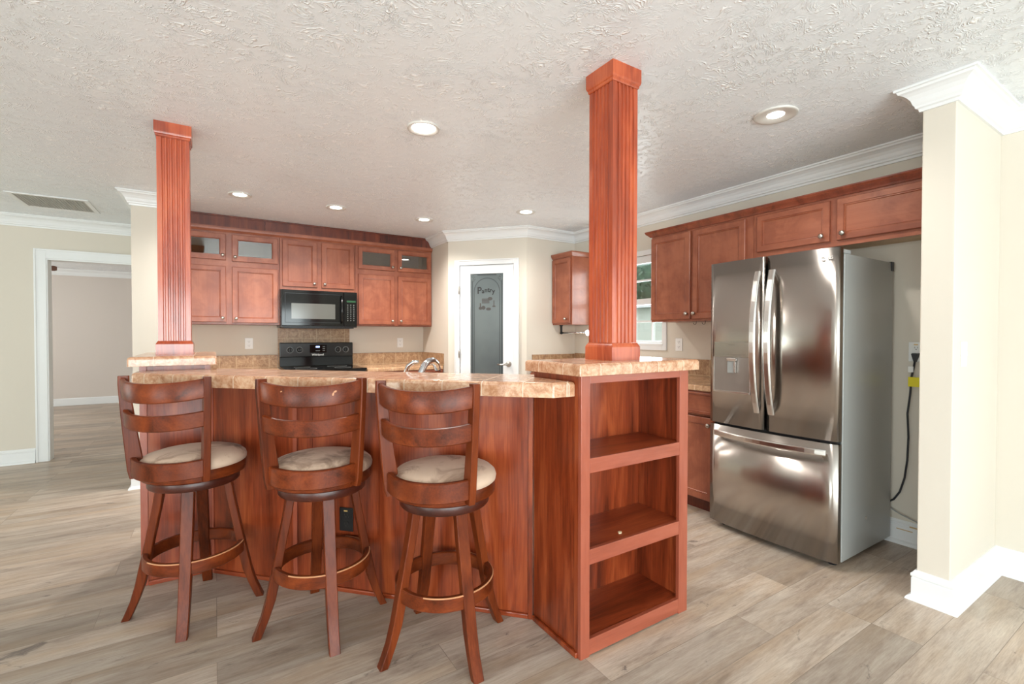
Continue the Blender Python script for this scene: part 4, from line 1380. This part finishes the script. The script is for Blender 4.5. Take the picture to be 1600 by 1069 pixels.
def add_legs(t_, lrot):
    path = [(.130, .590), (.144, .50), (.159, .42), (.176, .33), (.192, .24), (.210, .15), (.231, .08), (.254, .022), (.264, 0.0)]
    for k in range(4):
        a = k * PI / 2
        er = Vector((math.cos(a), math.sin(a), 0)); et = Vector((-math.sin(a), math.cos(a), 0))
        rings = []
        for i, (r, z) in enumerate(path):
            wd = .0245 - .004 * i / 8
            th = .0165 if z > .3 else (.0185 if z > .1 else .016)
            e = .003
            loop = [(-th, -wd + e), (-th + e, -wd), (th - e, -wd), (th, -wd + e), (th, wd - e), (th - e, wd), (-th + e, wd), (-th, wd - e)]
            rings.append([er * (r + x) + et * v + Vector((0, 0, z)) for x, v in loop])
        o_ = smooth_by_angle(MB().loft(rings).build('leg', 'stool', t_), 30)
        o_.rotation_euler.z = lrot
    rg = smooth_by_angle(arc_band(rprof(.178, .200, .236, .292), 0, 2 * PI, 56).build('footrest_ring', 'stool_x', t_))
    rg.rotation_euler.z = lrot
    we = arc_band([(.1970, .2895), (.2001, .2880), (.2005, .2888), (.1978, .2924), (.1966, .2924)], -PI * .78, PI * .28, 44)
    w2 = smooth_by_angle(we.build('worn_edge', 'worn_edge', rg), 60)
    for k in range(4):
        a = k * PI / 2
        for s_ in (-1, 1):
            mb_ = MB().lathe([(.0065, 0), (.0065, .003), (.003, .005)], (0, 0, 0), 'x', 12)
            b_ = mb_.build('bolt', 'black_metal', rg)
            aa = a + s_ * .055
            b_.location = (.178 * math.cos(aa), .178 * math.sin(aa), .264)
            b_.rotation_euler.z = a + PI


stool = make_stool()
spec = [(-.080, 2.635, 231.8, -9.4, 'leftmost of the three dark wooden bar stools, in front of the far left column'),
        (.403, 2.211, 245.9, -1.5, 'middle of the three dark wooden bar stools, pale chips on its top slat'),
        (.797, 1.777, 221.0, 2.5, 'rightmost and nearest of the three dark wooden bar stools, next to the open bookcase')]
add_legs(stool, 0)
for i, (x, y, q, l, lab) in enumerate(spec):
    s_ = stool if i == 0 else copy_tree(stool)
    s_['label'] = lab; s_['group'] = 'round seated bar stools at the breakfast bar'
    s_.location = (x, y, 0)
    s_.rotation_euler = (0, 0, math.radians(q))
    for ch in s_.children:
        if ch.name.startswith(('leg', 'footrest')): ch.rotation_euler.z = math.radians(l - q)
    if i == 1:
        m2 = MB()
        for (a_, z_, ra, rb) in ((.42, 1.046, .006, .003), (.39, 1.036, .004, .005), (-.35, 1.05, .004, .002)):
            c_, sn = math.cos(a_), math.sin(a_)
            vs = [((.2665) * math.cos(a_ + ra * 4 * math.cos(t_)), (.2665) * math.sin(a_ + ra * 4 * math.cos(t_)), z_ + rb * 1.5 * math.sin(t_ * 1.0 + .4)) for t_ in [2 * PI * k / 7 for k in range(7)]]
            vs2 = [(v[0] * .985, v[1] * .985, v[2]) for v in vs]
            m2.add(vs + vs2, [tuple(range(7)), tuple(range(7, 14))[::-1]] + [(k, (k + 1) % 7, 7 + (k + 1) % 7, 7 + k) for k in range(7)])
        m2.build('finish_chip', 'worn_edge', s_)

# ================================================================== OUTSIDE
o = MB().box(3.9, 60, -30, 60, -.6, -.5).build('lawn', 'grass')
tag(o, 'lawn outside the kitchen window', 'lawn', kind='stuff')
t = thing('neighbour_shed', 'pale sided outbuilding seen through the lower window panes', 'building', (10.5, 9.0, -.5))
MB().box(0, 4, -6, 9, 0, 2.55).build('siding_wall', 'siding', t)
MB().loft([[(-.3, -6.3, 2.55), (4.3, -6.3, 2.55), (2, -6.3, 2.95)], [(-.3, 9.3, 2.55), (4.3, 9.3, 2.55), (2, 9.3, 2.95)]]).build('roof', 'roof', t)


def tree(x, y, h_, r_, seed, label):
    rnd = random.Random(seed)
    t_ = thing('evergreen_tree', label, 'tree', (x, y, -.5), 0, 'trees outside the kitchen window')
    MB().tube([(0, 0, 0), (.05, .05, h_ * .5)], [.18, .12], 8).build('trunk', 'bark', t_)
    m_ = MB()
    m_.lathe([(.02, -.72 * h_ * .42 + h_ * .62)] + [(r_ * .92 * math.sin(PI * j / 8), h_ * .62 - h_ * .30 * math.cos(PI * j / 8)) for j in range(1, 8)] + [(.02, h_ * .93)], n=16)
    for k in range(2600):
        th, ph = rnd.uniform(0, 2 * PI), math.acos(rnd.uniform(-1, 1))
        rr = r_ * (rnd.uniform(.55, 1.0)) * (1 + .2 * math.sin(5 * th) * math.sin(4 * ph))
        c_ = Vector((rr * math.sin(ph) * math.cos(th), rr * math.sin(ph) * math.sin(th), h_ * .62 + h_ * .42 * rr / r_ * math.cos(ph)))
        d1_ = Vector((rnd.uniform(-1, 1), rnd.uniform(-1, 1), rnd.uniform(-1, 1))).normalized() * .17
        d2_ = Vector((rnd.uniform(-1, 1), rnd.uniform(-1, 1), rnd.uniform(-1, 1))).normalized() * .10
        m_.add([c_ - d1_, c_ + d2_, c_ + d1_, c_ - d2_], [(0, 1, 2, 3)])
    m_.build('foliage', 'leaf', t_)


tree(21, 19.2, 8.5, 3.1, 1, 'dark green tree behind the pale outbuilding, nearer the column side of the window')
tree(20.5, 26.2, 7.0, 3.2, 2, 'dark green tree behind the pale outbuilding, farther back through the window')
tree(21.5, 12.3, 6.0, 2.8, 3, 'dark green tree behind the pale outbuilding, right part of the window view')
